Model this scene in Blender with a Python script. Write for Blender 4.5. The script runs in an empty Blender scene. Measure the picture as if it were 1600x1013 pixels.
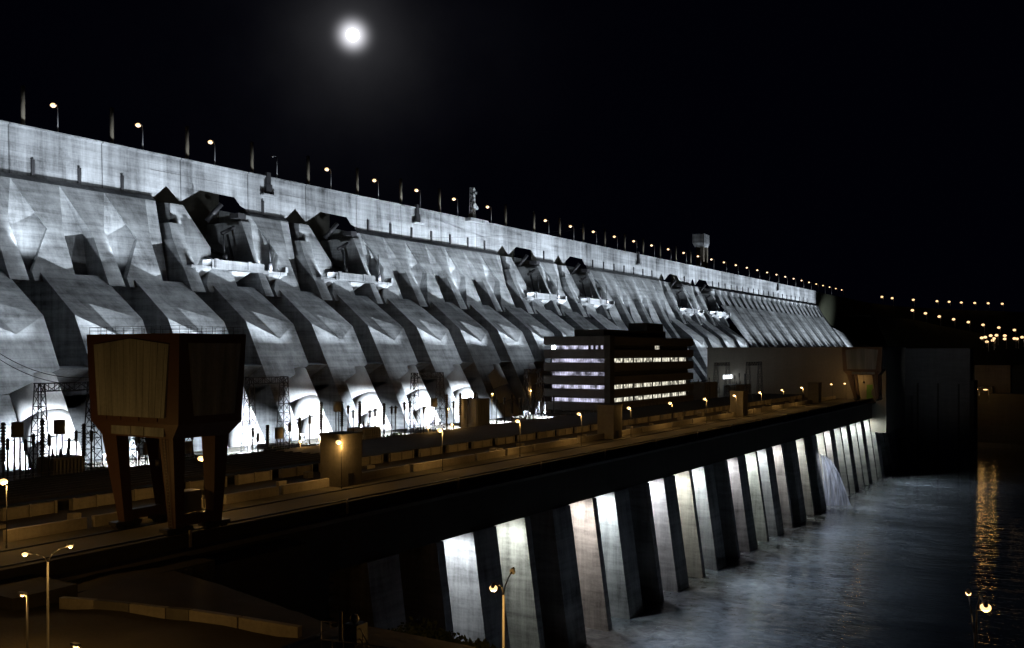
import bpy, math, random
from mathutils import Vector, Matrix
random.seed(7)
sc = bpy.context.scene
col = sc.collection
R_ = math.radians
# ------------------------------------------------------------------ camera
TH = math.atan(928 / 1501.0)
CS, SN = math.cos(TH), math.sin(TH)
F = 1501.0
EYE = 72.0                      # eye height above the river datum
cam = bpy.data.cameras.new('camera')
cam.sensor_width = 36.0
cam.lens = 36.0 * F / 1600
cam.shift_y = 43.5 / 1600
cam.clip_start = 0.5
cam.clip_end = 30000
camo = bpy.data.objects.new('camera', cam)
col.objects.link(camo)
camo.location = (0, 0, EYE)
camo.rotation_euler = (math.pi / 2, 0, TH)
sc.camera = camo


def V(D, y, z):
    """D metres upstream of the viewpoint, y along the dam, z relative to eye level."""
    return Vector((-D, y, z + EYE))


def uD(u, D):                    # y of a point seen at column u on the plane D
    k = (u - 800) / F
    return D * (CS + k * SN) / (SN - k * CS)


def pD(u, v, D):
    y = uD(u, D)
    Z = y * CS + D * SN
    return V(D, y, (550 - v) / F * Z)


def pZ(u, v, Z):                 # at a given forward distance
    Rr = (u - 800) / F * Z
    return V(Z * SN - Rr * CS, Z * CS + Rr * SN, (550 - v) / F * Z)


def pH(u, v, z):
    return pZ(u, v, -z * F / (v - 550))


# ------------------------------------------------------------------ sky / exposure
MOON_DIR = Vector(((-SN * F + (551 - 800) * CS), (CS * F + (551 - 800) * SN), 550 - 55.0)).normalized()
world = bpy.data.worlds.new('World')
sc.world = world
world.use_nodes = True
nt = world.node_tree
nt.nodes.clear()
L = nt.links.new
out = nt.nodes.new('ShaderNodeOutputWorld')
bg = nt.nodes.new('ShaderNodeBackground')
L(bg.outputs[0], out.inputs[0])
tc = nt.nodes.new('ShaderNodeTexCoord')


def vmath(op, a, b=None):
    n = nt.nodes.new('ShaderNodeVectorMath')
    n.operation = op
    for i, s in enumerate((a, b)):
        if s is None:
            continue
        if hasattr(s, 'links'):
            L(s, n.inputs[i])
        else:
            n.inputs[i].default_value = s
    return n


def fmath(op, a, b=None):
    n = nt.nodes.new('ShaderNodeMath')
    n.operation = op
    for i, s in enumerate((a, b)):
        if s is None:
            continue
        if hasattr(s, 'links'):
            L(s, n.inputs[i])
        else:
            n.inputs[i].default_value = s
    return n.outputs[0]


nrm = vmath('NORMALIZE', tc.outputs['Generated'])
dist = vmath('DISTANCE', nrm.outputs[0], tuple(MOON_DIR)).outputs['Value']
noi = nt.nodes.new('ShaderNodeTexNoise')
noi.inputs['Scale'].default_value = 7
noi.inputs['Detail'].default_value = 5
L(nrm.outputs[0], noi.inputs['Vector'])
d2 = fmath('MULTIPLY', dist, dist)
g1 = fmath('MULTIPLY', fmath('EXPONENT', fmath('MULTIPLY', d2, -1 / 0.0102 ** 2)), 1.5)
g2 = fmath('MULTIPLY', fmath('EXPONENT', fmath('MULTIPLY', dist, -1 / 0.026)), 0.05)
nz = fmath('MULTIPLY', fmath('SUBTRACT', noi.outputs[0], 0.3), 2.2)
g3 = fmath('MULTIPLY', fmath('MULTIPLY', fmath('EXPONENT', fmath('MULTIPLY', dist, -1 / 0.06)), 0.02), nz)
gs = fmath('ADD', fmath('ADD', g1, g2), g3)
glow = vmath('SCALE', (0.93, 0.93, 1.0))
L(gs, glow.inputs['Scale'])
base = vmath('ADD', glow.outputs[0], (0.00035, 0.0004, 0.0016))
L(base.outputs[0], bg.inputs[0])
bg.inputs[1].default_value = 1.0
sc.view_settings.view_transform = 'Standard'
sc.view_settings.look = 'None'
sc.view_settings.exposure = 0
sc.view_settings.gamma = 1
try:
    sc.cycles.use_light_tree = True
    sc.cycles.max_bounces = 5
    sc.cycles.diffuse_bounces = 1
    sc.cycles.glossy_bounces = 3
    sc.cycles.sample_clamp_indirect = 2.0
    sc.cycles.caustics_reflective = False
    sc.cycles.caustics_refractive = False
except Exception:
    pass

# light strengths, all in one place
E_UP, E_TOOTH, E_CREST, E_LOW, E_FACE, E_MID, E_PIER, E_DECK, E_STREET, E_TAIL = 10e5, 1.9e4, 0.9e5, 10e5, 0.4e5, 2.6e5, 15000.0, 1900.0, 450.0, 60000.0
FLOOD = (0.82, 0.91, 1.0)
SODIUM = (1.0, 0.55, 0.16)
# moonlight, very weak
ml = bpy.data.lights.new('moonlight', 'SUN')
ml.energy = 0.006
ml.angle = R_(0.5)
ml.color = (0.75, 0.85, 1.0)
mlo = bpy.data.objects.new('moonlight', ml)
mlo.rotation_euler = MOON_DIR.to_track_quat('Z', 'Y').to_euler()
col.objects.link(mlo)


def lamp_light(name, kind, loc, energy, color, parent=None, target=None, size=0.3, cone=60, blend=0.3):
    l = bpy.data.lights.new(name, kind)
    l.energy = energy
    l.color = color
    l.shadow_soft_size = size
    if kind == 'SPOT':
        l.spot_size = R_(cone)
        l.spot_blend = blend
    o = bpy.data.objects.new(name, l)
    col.objects.link(o)
    if parent is not None:
        o.parent = parent
        loc = Vector(loc) - parent.location if parent.rotation_euler.z == 0 else Vector(loc)
    o.location = loc
    if target is not None:
        w = Vector(target) - (Vector(loc) + (parent.location if parent is not None else Vector()))
        o.rotation_euler = w.to_track_quat('-Z', 'Y').to_euler()
    return o


# ------------------------------------------------------------------ materials
def mat_base(name):
    m = bpy.data.materials.new(name)
    m.use_nodes = True
    n = m.node_tree
    b = n.nodes['Principled BSDF']
    return m, n, b


def concrete(name, colour, contrast=0.5, scale=0.05, rough=0.9, streak=0.4, lines=0.25, joint=None, bump=0.3, moss_shade=0.0):
    m, n, b = mat_base(name)
    N, LK = n.nodes.new, n.links.new
    tcn = N('ShaderNodeTexCoord')
    geo = N('ShaderNodeNewGeometry')

    def noise(sx, sy, sz, s, det, rg=0.6):
        mp = N('ShaderNodeMapping')
        mp.inputs['Scale'].default_value = (sx, sy, sz)
        LK(geo.outputs['Position'], mp.inputs[0])
        t = N('ShaderNodeTexNoise')
        t.inputs['Scale'].default_value = s
        t.inputs['Detail'].default_value = det
        t.inputs['Roughness'].default_value = rg
        LK(mp.outputs[0], t.inputs['Vector'])
        return t.outputs[0]

    def mth(op, a, c):
        k = N('ShaderNodeMath')
        k.operation = op
        for i, s in enumerate((a, c)):
            if hasattr(s, 'links'):
                LK(s, k.inputs[i])
            else:
                k.inputs[i].default_value = s
        return k.outputs[0]
    big = noise(1, 1, 1, scale, 8)
    st = noise(1, 1, 0.07, scale * 4.5, 7, 0.72)
    ln = noise(0.12, 0.06, 1, scale * 7, 5)
    fine = noise(1, 1, 1, scale * 22, 6)
    s = mth('ADD', mth('MULTIPLY', mth('SUBTRACT', big, 0.5), contrast * 2), 1.0)
    s = mth('ADD', s, mth('MULTIPLY', mth('SUBTRACT', st, 0.5), streak * 2.4))
    s = mth('ADD', s, mth('MULTIPLY', mth('SUBTRACT', ln, 0.5), lines * 2.4))
    s = mth('ADD', s, mth('MULTIPLY', mth('SUBTRACT', fine, 0.5), 0.5))
    if joint:
        per, off, w = joint
        sep = N('ShaderNodeSeparateXYZ')
        LK(geo.outputs['Position'], sep.inputs[0])
        fr = mth('FRACT', mth('MULTIPLY', mth('ADD', sep.outputs['Y'], off), 1 / per), 0)
        s = mth('MULTIPLY', s, mth('SUBTRACT', 1.0, mth('MULTIPLY', mth('LESS_THAN', fr, w / per), 0.6)))
        fz = mth('FRACT', mth('MULTIPLY', sep.outputs['Z'], 1 / 2.5), 0)
        s = mth('MULTIPLY', s, mth('SUBTRACT', 1.0, mth('MULTIPLY', mth('LESS_THAN', fz, 0.08), 0.16)))
    if moss_shade:  # darker up-facing faces: shade put into the colour, with some moss
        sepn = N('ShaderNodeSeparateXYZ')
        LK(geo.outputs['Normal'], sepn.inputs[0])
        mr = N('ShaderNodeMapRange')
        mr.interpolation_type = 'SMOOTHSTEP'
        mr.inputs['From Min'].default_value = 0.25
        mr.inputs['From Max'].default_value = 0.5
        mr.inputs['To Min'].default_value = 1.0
        mr.inputs['To Max'].default_value = 1.0 - moss_shade
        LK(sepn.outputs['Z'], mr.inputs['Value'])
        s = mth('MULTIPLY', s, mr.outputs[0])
    s = mth('MAXIMUM', s, 0.12)
    mx = N('ShaderNodeVectorMath')
    mx.operation = 'SCALE'
    mx.inputs[0].default_value = colour
    LK(s, mx.inputs['Scale'])
    LK(mx.outputs[0], b.inputs['Base Color'])
    b.inputs['Roughness'].default_value = rough
    b.inputs['Specular IOR Level'].default_value = 0.2
    if bump:
        bp = N('ShaderNodeBump')
        bp.inputs['Strength'].default_value = bump
        bp.inputs['Distance'].default_value = 0.15
        LK(fine, bp.inputs['Height'])
        LK(bp.outputs[0], b.inputs['Normal'])
    return m


def plain(name, colour, rough=0.6, metal=0.0, var=0.2, scale=1.5):
    m, n, b = mat_base(name)
    N, LK = n.nodes.new, n.links.new
    geo = N('ShaderNodeNewGeometry')
    t = N('ShaderNodeTexNoise')
    t.inputs['Scale'].default_value = scale
    t.inputs['Detail'].default_value = 5
    LK(geo.outputs['Position'], t.inputs['Vector'])
    r = N('ShaderNodeMapRange')
    r.inputs['To Min'].default_value = 1 - var
    r.inputs['To Max'].default_value = 1 + var
    LK(t.outputs[0], r.inputs['Value'])
    mx = N('ShaderNodeVectorMath')
    mx.operation = 'SCALE'
    mx.inputs[0].default_value = colour
    LK(r.outputs[0], mx.inputs['Scale'])
    LK(mx.outputs[0], b.inputs['Base Color'])
    b.inputs['Roughness'].default_value = rough
    b.inputs['Metallic'].default_value = metal
    return m


def glowmat(name, colour, strength):
    m, n, b = mat_base(name)
    b.inputs['Base Color'].default_value = (0.8, 0.8, 0.8, 1)
    b.inputs['Emission Color'].default_value = (*colour, 1)
    b.inputs['Emission Strength'].default_value = strength
    return m


M = {}
M['dam'] = concrete('dam_concrete', (0.35, 0.365, 0.38), 0.8, 0.06, streak=0.8, lines=0.8, joint=(17, -9.0, 0.0), moss_shade=0.06)
M['crest'] = concrete('crest_concrete', (0.37, 0.385, 0.405), 1.2, 0.05, streak=0.9, lines=0.7, joint=(34, -9.0, 0.5))
M['void'] = concrete('shaded_hollow_concrete', (0.13, 0.125, 0.11), 0.4, 0.06)  # darker than the dam concrete: shade of the hollow bays put into the colour
M['power'] = concrete('powerhouse_concrete', (0.17, 0.16, 0.14), 0.4, 0.06, streak=0.3)
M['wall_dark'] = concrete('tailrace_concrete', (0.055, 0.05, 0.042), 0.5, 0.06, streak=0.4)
M['pier'] = concrete('pier_concrete', (0.38, 0.38, 0.37), 0.8, 0.09, streak=0.8, lines=0.6)
M['roof'] = concrete('roof_felt', (0.045, 0.043, 0.038), 0.4, 0.08, streak=0.3)
M['kerb'] = concrete('kerb_concrete', (0.34, 0.31, 0.25), 0.35, 0.1, streak=0.3)
M['road'] = concrete('deck_asphalt', (0.085, 0.078, 0.065), 0.5, 0.1, streak=0.1, lines=0)
M['beige'] = concrete('beige_cladding', (0.28, 0.26, 0.22), 0.2, 0.04, streak=0.2, lines=0.1)
M['pipe'] = concrete('penstock_paint', (0.78, 0.78, 0.78), 0.12, 0.08, rough=0.5, streak=0.2, lines=0.05, bump=0)
M['band'] = plain('pipe_joint', (0.16, 0.15, 0.15), 0.6)
M['crane'] = plain('crane_orange_paint', (0.085, 0.046, 0.032), 0.5, var=0.25)
M['panel'] = concrete('corrugated_panel', (0.25, 0.27, 0.27), 0.25, 0.1, streak=0.9, lines=0)
M['steel'] = plain('dark_steel', (0.05, 0.05, 0.055), 0.5, 0.3)
M['galv'] = plain('galvanised_steel', (0.32, 0.32, 0.33), 0.45, 0.4)
M['grey'] = plain('grey_equipment_paint', (0.22, 0.22, 0.21), 0.6)
M['post'] = plain('weathered_post', (0.15, 0.13, 0.10), 0.8, var=0.4, scale=0.6)
M['glass'] = plain('dark_window_glass', (0.02, 0.025, 0.03), 0.15)
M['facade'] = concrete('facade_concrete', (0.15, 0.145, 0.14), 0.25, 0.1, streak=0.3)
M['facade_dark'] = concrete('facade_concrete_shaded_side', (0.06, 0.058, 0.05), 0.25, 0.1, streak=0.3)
M['green'] = plain('green_door_paint', (0.10, 0.26, 0.04), 0.5)
M['ground'] = concrete('bank_soil', (0.07, 0.06, 0.035), 0.6, 0.12, streak=0, lines=0)
M['hill'] = concrete('hill_ground', (0.03, 0.032, 0.02), 0.6, 0.02, streak=0, lines=0)
M['leaf'] = plain('bush_leaves', (0.05, 0.07, 0.02), 0.8, var=0.5, scale=2.5)
M['sodium'] = glowmat('sodium_bulb', (1.0, 0.60, 0.24), 2.2)
M['sodium_far'] = glowmat('distant_sodium_bulb', (1.0, 0.62, 0.30), 1.8)
M['whitebulb'] = glowmat('flood_lens', (0.85, 0.92, 1.0), 60)
M['dead'] = plain('unlit_lens', (0.5, 0.5, 0.5), 0.3)
M['signw'] = glowmat('lit_sign_face', (0.85, 0.92, 1.0), 3.0)


def window_mat(name, colour, strength, scale):
    m, n, b = mat_base(name)
    N, LK = n.nodes.new, n.links.new
    geo = N('ShaderNodeNewGeometry')
    t = N('ShaderNodeTexNoise')
    t.inputs['Scale'].default_value = scale
    t.inputs['Detail'].default_value = 3
    LK(geo.outputs['Position'], t.inputs['Vector'])
    r = N('ShaderNodeMapRange')
    r.inputs['From Min'].default_value = 0.36
    r.inputs['From Max'].default_value = 0.62
    r.inputs['To Min'].default_value = strength * 0.1
    r.inputs['To Max'].default_value = strength * 1.5
    LK(t.outputs[0], r.inputs['Value'])
    b.inputs['Base Color'].default_value = (0.05, 0.05, 0.05, 1)
    b.inputs['Emission Color'].default_value = (*colour, 1)
    LK(r.outputs[0], b.inputs['Emission Strength'])
    b.inputs['Roughness'].default_value = 0.2
    return m


M['win_cool'] = window_mat('office_light_cool', (0.76, 0.75, 1.0), 0.75, 0.3)
M['win_warm'] = window_mat('office_light_warm', (1.0, 0.95, 0.76), 0.8, 0.45)
M['moon'] = glowmat('moon_surface', (1, 1, 1), 12)

# water
m, n, b = mat_base('river_water')
N, LK = n.nodes.new, n.links.new
geo = N('ShaderNodeNewGeometry')


def wn(sx, sy, s, det, dist_=0.0):
    mp = N('ShaderNodeMapping')
    mp.inputs['Scale'].default_value = (sx * .55, sy * 1.3, 1)
    mp.inputs['Rotation'].default_value = (0, 0, -0.55)
    LK(geo.outputs['Position'], mp.inputs[0])
    t = N('ShaderNodeTexNoise')
    t.inputs['Scale'].default_value = s
    t.inputs['Detail'].default_value = det
    t.inputs['Roughness'].default_value = 0.65
    t.inputs['Distortion'].default_value = dist_
    LK(mp.outputs[0], t.inputs['Vector'])
    return t.outputs[0]


foam = wn(1, 1, 0.06, 12, 0.3)
wav = wn(1, 1, 0.30, 2.5, 0.4)
wav2 = wn(1, 1, 0.06, 2, 0.5)
r = N('ShaderNodeMapRange')
r.inputs['From Min'].default_value = 0.15
r.inputs['From Max'].default_value = 0.85
r.inputs['To Min'].default_value = 0.0
r.inputs['To Max'].default_value = 1.0
LK(foam, r.inputs['Value'])
# turbulence stays near the tailrace (x < -60)
sep = N('ShaderNodeSeparateXYZ')
LK(geo.outputs['Position'], sep.inputs[0])
r2 = N('ShaderNodeMapRange')
r2.inputs['From Min'].default_value = -106
r2.inputs['From Max'].default_value = -35
r2.inputs['To Min'].default_value = 1.0
r2.inputs['To Max'].default_value = 0.05
LK(sep.outputs['X'], r2.inputs['Value'])
fine_ = wn(1, .35, 0.55, 8, 0.6)
r3 = N('ShaderNodeMapRange')
r3.inputs['From Min'].default_value = 0.35
r3.inputs['From Max'].default_value = 0.65
r3.inputs['To Min'].default_value = 0.55
r3.inputs['To Max'].default_value = 1.25
LK(fine_, r3.inputs['Value'])
mu0 = N('ShaderNodeMath')
mu0.operation = 'MULTIPLY'
LK(r.outputs[0], mu0.inputs[0])
LK(r3.outputs[0], mu0.inputs[1])
mu = N('ShaderNodeMath')
mu.operation = 'MULTIPLY'
mu.use_clamp = True
LK(mu0.outputs[0], mu.inputs[0])
LK(r2.outputs[0], mu.inputs[1])
mc = N('ShaderNodeMix')
mc.data_type = 'RGBA'
mc.inputs[6].default_value = (0.012, 0.016, 0.02, 1)
mc.inputs[7].default_value = (0.34, 0.37, 0.40, 1)
LK(mu.outputs[0], mc.inputs[0])
LK(mc.outputs[2], b.inputs['Base Color'])
rr = N('ShaderNodeMapRange')
rr.inputs['To Min'].default_value = 0.04
rr.inputs['To Max'].default_value = 0.35
LK(mu.outputs[0], rr.inputs['Value'])
LK(rr.outputs[0], b.inputs['Roughness'])
b.inputs['IOR'].default_value = 1.33
ad = N('ShaderNodeMath')
ad.operation = 'ADD'
LK(wav, ad.inputs[0])
mm = N('ShaderNodeMath')
mm.operation = 'MULTIPLY'
mm.inputs[1].default_value = 2.0
LK(wav2, mm.inputs[0])
LK(mm.outputs[0], ad.inputs[1])
bp = N('ShaderNodeBump')
bp.inputs['Strength'].default_value = 0.7
bp.inputs['Distance'].default_value = 0.34
LK(ad.outputs[0], bp.inputs['Height'])
LK(bp.outputs[0], b.inputs['Normal'])
M['water'] = m
# white water
m, n, b = mat_base('falling_white_water')
b.inputs['Base Color'].default_value = (0.7, 0.75, 0.85, 1)
b.inputs['Roughness'].default_value = 0.7
b.inputs['Subsurface Weight'].default_value = 0.0
N, LK = n.nodes.new, n.links.new
geo = N('ShaderNodeNewGeometry')
mp = N('ShaderNodeMapping')
mp.inputs['Scale'].default_value = (1, 1, 0.12)
LK(geo.outputs['Position'], mp.inputs[0])
t = N('ShaderNodeTexNoise')
t.inputs['Scale'].default_value = 1.1
t.inputs['Detail'].default_value = 6
LK(mp.outputs[0], t.inputs['Vector'])
r = N('ShaderNodeMapRange')
r.inputs['From Min'].default_value = 0.35
r.inputs['From Max'].default_value = 0.65
r.inputs['To Min'].default_value = 0.35
r.inputs['To Max'].default_value = 0.95
LK(t.outputs[0], r.inputs['Value'])
LK(r.outputs[0], b.inputs['Alpha'])
M['jet'] = m


# ------------------------------------------------------------------ mesh helpers
class MB:
    def __init__(s):
        s.v, s.f, s.sm = [], [], []

    def face(s, pts, smooth=False):
        i = len(s.v)
        s.v += [tuple(p) for p in pts]
        s.f.append(tuple(range(i, i + len(pts))))
        s.sm.append(smooth)

    def hexa(s, p):              # p: 8 points, bottom 4 then top 4, same winding
        i = len(s.v)
        s.v += [tuple(q) for q in p]
        for f in ((0, 3, 2, 1), (4, 5, 6, 7), (0, 1, 5, 4), (1, 2, 6, 5), (2, 3, 7, 6), (3, 0, 4, 7)):
            s.f.append(tuple(i + k for k in f))
            s.sm.append(False)

    def box(s, D0, D1, y0, y1, z0, z1):
        s.hexa([V(D, y, z) for z in (z0, z1) for (D, y) in ((D1, y0), (D0, y0), (D0, y1), (D1, y1))])

    def lbox(s, x0, x1, y0, y1, z0, z1):
        s.hexa([(x, y, z) for z in (z0, z1) for (x, y) in ((x0, y0), (x1, y0), (x1, y1), (x0, y1))])

    def tube(s, p, q, r, r2=None, seg=8, cap=True, smooth=True):
        p, q = Vector(p), Vector(q)
        r2 = r if r2 is None else r2
        d = (q - p).normalized()
        a = d.orthogonal().normalized()
        c = d.cross(a)
        i = len(s.v)
        for (o, rr) in ((p, r), (q, r2)):
            for k in range(seg):
                t = 2 * math.pi * k / seg
                s.v.append(tuple(o + a * math.cos(t) * rr + c * math.sin(t) * rr))
        for k in range(seg):
            k2 = (k + 1) % seg
            s.f.append((i + k, i + k2, i + seg + k2, i + seg + k))
            s.sm.append(smooth)
        if cap:
            s.f.append(tuple(i + k for k in reversed(range(seg))))
            s.f.append(tuple(i + seg + k for k in range(seg)))
            s.sm += [False, False]

    def ball(s, c, r, seg=10, rings=6, sz=1.0):
        c = Vector(c)
        i = len(s.v)
        for a in range(rings + 1):
            ph = math.pi * a / rings
            for k in range(seg):
                t = 2 * math.pi * k / seg
                s.v.append(tuple(c + Vector((math.sin(ph) * math.cos(t) * r, math.sin(ph) * math.sin(t) * r, math.cos(ph) * r * sz))))
        for a in range(rings):
            for k in range(seg):
                k2 = (k + 1) % seg
                s.f.append((i + a * seg + k, i + (a + 1) * seg + k, i + (a + 1) * seg + k2, i + a * seg + k2))
                s.sm.append(True)

    def truss(s, p, q, w, n, r, up=Vector((0, 0, 1))):
        """square lattice boom from p to q, side w, n panels"""
        p, q = Vector(p), Vector(q)
        d = (q - p).normalized()
        a = d.cross(up)
        if a.length < 0.1:
            a = d.cross(Vector((1, 0, 0)))
        a.normalize()
        c = d.cross(a).normalized()
        w0, w1 = (w if isinstance(w, tuple) else (w, w))
        cor = [(1, 1), (1, -1), (-1, -1), (-1, 1)]

        def pt(t, k):
            ww = w0 + (w1 - w0) * t
            return p.lerp(q, t) + a * cor[k % 4][0] * ww / 2 + c * cor[k % 4][1] * ww / 2
        for k in range(4):
            s.tube(pt(0, k), pt(1, k), r, seg=4, cap=False)
            for j in range(n):
                t0, t1 = j / n, (j + 1) / n
                if j % 2:
                    s.tube(pt(t0, k), pt(t1, k + 1), r * .7, seg=4, cap=False)
                else:
                    s.tube(pt(t0, k + 1), pt(t1, k), r * .7, seg=4, cap=False)
                s.tube(pt(t1, k), pt(t1, k + 1), r * .7, seg=4, cap=False)

    def split(s):
        par = {}

        def find(a):
            while par[a] != a:
                par[a] = par[par[a]]
                a = par[a]
            return a
        key = [(round(v[0], 2), round(v[1], 2), round(v[2], 2)) for v in s.v]
        for k in key:
            par.setdefault(k, k)
        for f in s.f:
            r0 = find(key[f[0]])
            for i in f[1:]:
                r1 = find(key[i])
                if r1 != r0:
                    par[r1] = r0
        comp = {}
        for fi, f in enumerate(s.f):
            comp.setdefault(find(key[f[0]]), []).append(fi)
        items = []
        for fl_ in comp.values():
            vs = [s.v[i] for fi in fl_ for i in s.f[fi]]
            items.append([fl_, [min(v[a] for v in vs) - .03 for a in range(3)], [max(v[a] for v in vs) + .03 for a in range(3)]])
        changed = True
        while changed:
            changed = False
            res = []
            for it in items:
                for r in res:
                    if all(it[1][a] <= r[2][a] and it[2][a] >= r[1][a] for a in range(3)):
                        r[0] += it[0]
                        r[1] = [min(p, q) for p, q in zip(r[1], it[1])]
                        r[2] = [max(p, q) for p, q in zip(r[2], it[2])]
                        changed = True
                        break
                else:
                    res.append(it)
            items = res
        out_ = []
        for fl_, _, _ in items:
            m_ = MB()
            mp_ = {}
            for fi in sorted(fl_):
                idx_ = []
                for i in s.f[fi]:
                    if i not in mp_:
                        mp_[i] = len(m_.v)
                        m_.v.append(s.v[i])
                    idx_.append(mp_[i])
                m_.f.append(tuple(idx_))
                m_.sm.append(s.sm[fi])
            out_.append(m_)
        return out_

    def build(s, name, mat, parent=None, loc=None, nosplit=False, **props):
        if parent is not None and not nosplit and len(s.f) > 1:
            ps = s.split()
            if 1 < len(ps) <= 100:
                return [p.build(name, mat, parent, loc, True, **props) for p in ps][0]
        me = bpy.data.meshes.new(name)
        off = Vector()
        if parent is not None:
            q_ = parent
            while q_ is not None:
                off = off + q_.location
                q_ = q_.parent
        if loc is not None:
            off = Vector(loc)
        me.from_pydata([tuple(Vector(p) - off) for p in s.v], [], s.f)
        me.polygons.foreach_set('use_smooth', s.sm)
        me.materials.append(M[mat])
        me.update()
        o = bpy.data.objects.new(name, me)
        col.objects.link(o)
        if parent is not None:
            o.parent = parent
        elif loc is not None:
            o.location = loc
        for k, v in props.items():
            o[k] = v
        return o


def thing(name, label, cat, loc=(0, 0, 0), group=None):
    o = bpy.data.objects.new(name, None)
    o.empty_display_size = 0.5
    col.objects.link(o)
    o.location = loc
    o['label'] = label
    o['category'] = cat
    if group:
        o['group'] = group
    return o


def kids(o):
    return [c for c in bpy.data.objects if c.parent is o]


def dup(root, loc, label=None, parent=None, children=None):
    r = root.copy()
    col.objects.link(r)
    r.location = loc
    if parent is not None:
        r.parent = parent
    if label:
        r['label'] = label
    for ch in (children if children is not None else kids(root)):
        c = ch.copy()
        col.objects.link(c)
        c.parent = r
        for g in kids(ch):
            d = g.copy()
            col.objects.link(d)
            d.parent = c
    return r


ORD = ['first', 'second', 'third', 'fourth', 'fifth', 'sixth', 'seventh', 'eighth', 'ninth', 'tenth', 'eleventh', 'twelfth',
       'thirteenth', 'fourteenth', 'fifteenth', 'sixteenth', 'seventeenth', 'eighteenth', 'nineteenth', 'twentieth',
       'twenty-first', 'twenty-second', 'twenty-third', 'twenty-fourth', 'twenty-fifth', 'twenty-sixth', 'twenty-seventh',
       'twenty-eighth', 'twenty-ninth', 'thirtieth', 'thirty-first', 'thirty-second', 'thirty-third', 'thirty-fourth']

# ------------------------------------------------------------------ setting: water, bank, hills, yard
b_ = MB()
b_.face([(900, -300, 0.3), (900, 1600, 0.3), (-160, 1600, 0.3), (-160, -300, 0.3)])
b_.build('river', 'water', kind='structure')


def smooth(a, b, x):
    t = max(0, min(1, (x - a) / (b - a)))
    return t * t * (3 - 2 * t)


def grid(name, mat, x0, x1, nx, y0, y1, ny, hf, **pr):
    vs, fs = [], []
    for j in range(ny + 1):
        for i in range(nx + 1):
            x = x0 + (x1 - x0) * i / nx
            y = y0 + (y1 - y0) * j / ny
            vs.append((x, y, hf(x, y)))
    for j in range(ny):
        for i in range(nx):
            k = j * (nx + 1) + i
            fs.append((k, k + 1, k + nx + 2, k + nx + 1))
    me = bpy.data.meshes.new(name)
    me.from_pydata(vs, [], fs)
    me.polygons.foreach_set('use_smooth', [True] * len(fs))
    me.materials.append(M[mat])
    o = bpy.data.objects.new(name, me)
    col.objects.link(o)
    for k, v in pr.items():
        o[k] = v
    return o


def bank_h(x, y):
    D = -x
    Z = y * CS + D * SN
    zr = -3 - 0.47 * max(0, Z)
    plat = -29.0 - 8.5 * (1 - smooth(44, 66, D))
    zr = max(zr, plat) if Z > 20 else max(zr, -30)
    edge = 86 - 0.25 * max(0, 110 - D)
    zr = zr + (-55 - zr) * smooth(edge, edge + 34, y) * 1.0 if y > edge else zr
    if y > edge + 34:
        zr = -82
    zr += 0.35 * math.sin(x * .31 + y * .17) * math.sin(y * .23 - x * .11) * smooth(0, 30, abs(y - 40))
    return zr + EYE


def bank_h2(x, y):
    h = bank_h(x, y)
    edge = 86 - 0.25 * max(0, 110 + x)
    t = smooth(edge, edge + 40, y)
    return h * (1 - t) + (-8) * t if y > edge else h


grid('river_bank', 'ground', -113.0, 260, 110, -160, 190, 100, bank_h2, kind='structure')


def hill_h(x, y):
    r = 12 + 0.06 * max(0, y - 1150) + 60 * smooth(1100, 1700, y) * (0.7 + 0.3 * math.sin(x * 0.004 + 1))
    return r + 8 * math.sin(x * .013) * math.sin(y * .009)


grid('far_hills', 'hill', -1500, 1500, 60, 1080, 2600, 40, lambda x, y: hill_h(x, y) if y > 1085 else -3, kind='structure')
grid('right_bank', 'hill', 260, 900, 30, -200, 1300, 40, lambda x, y: -4 + 60 * smooth(262, 420, x + 20 * math.sin(y * .02)), kind='structure')
b_ = MB()
b_.face([V(181, -150, -28.5), V(181, 1100, -28.5), V(222, 1100, -28.5), V(222, -150, -28.5)])
b_.build('transformer_yard_floor', 'road', kind='structure')
b_ = MB()
b_.face([V(222, -150, -46), V(222, 1100, -46), V(330, 1100, -46), V(330, -150, -46)])
b_.face([V(222, -150, -46), V(222, 1100, -46), V(222, 1100, -28.5), V(222, -150, -28.5)])
b_.build('dam_toe_floor', 'power', kind='structure')
# land behind the dam shoulder
grid('shoulder_land', 'hill', -700, -303, 12, 1000, 1600, 12, lambda x, y: EYE + 30, kind='structure')

# ------------------------------------------------------------------ moon
mo = MB()
mc_ = Vector((0, 0, EYE)) + MOON_DIR * 9000
mo.ball((0, 0, 0), 56, 32, 16)
o = mo.build('moon', 'moon')
o.location = mc_
o['label'] = 'bright full moon glowing in the black sky above the dam'
o['category'] = 'moon'

# ------------------------------------------------------------------ the dam
Y0 = 177.9          # first joint of the dam face seen at the left edge
P = 34.0
DT, ZT = 299.8, 56.0
BAYS = (2, 4, 9, 11, 16, 18)
BLOCKS = list(range(-1, 12)) + [15, 16, 17, 18]
SMOOTH0 = 19        # from here: plain face with short top teeth
M_END = 30
dam = thing('dam', 'huge floodlit concrete buttress dam running across the picture behind the powerhouse', 'dam', V(DT, Y0, -46))

# --- curtain (upper wall)
cb = MB()
ZC0, ZC1 = 58.0, 73.9
DC = 302.5


def curtain_piece(mb, y0, y1, z0=ZC0):
    mb.face([V(DC, y0, z0), V(DC, y1, z0), V(DC + .5, y1, ZC1), V(DC + .5, y0, ZC1)])


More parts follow.
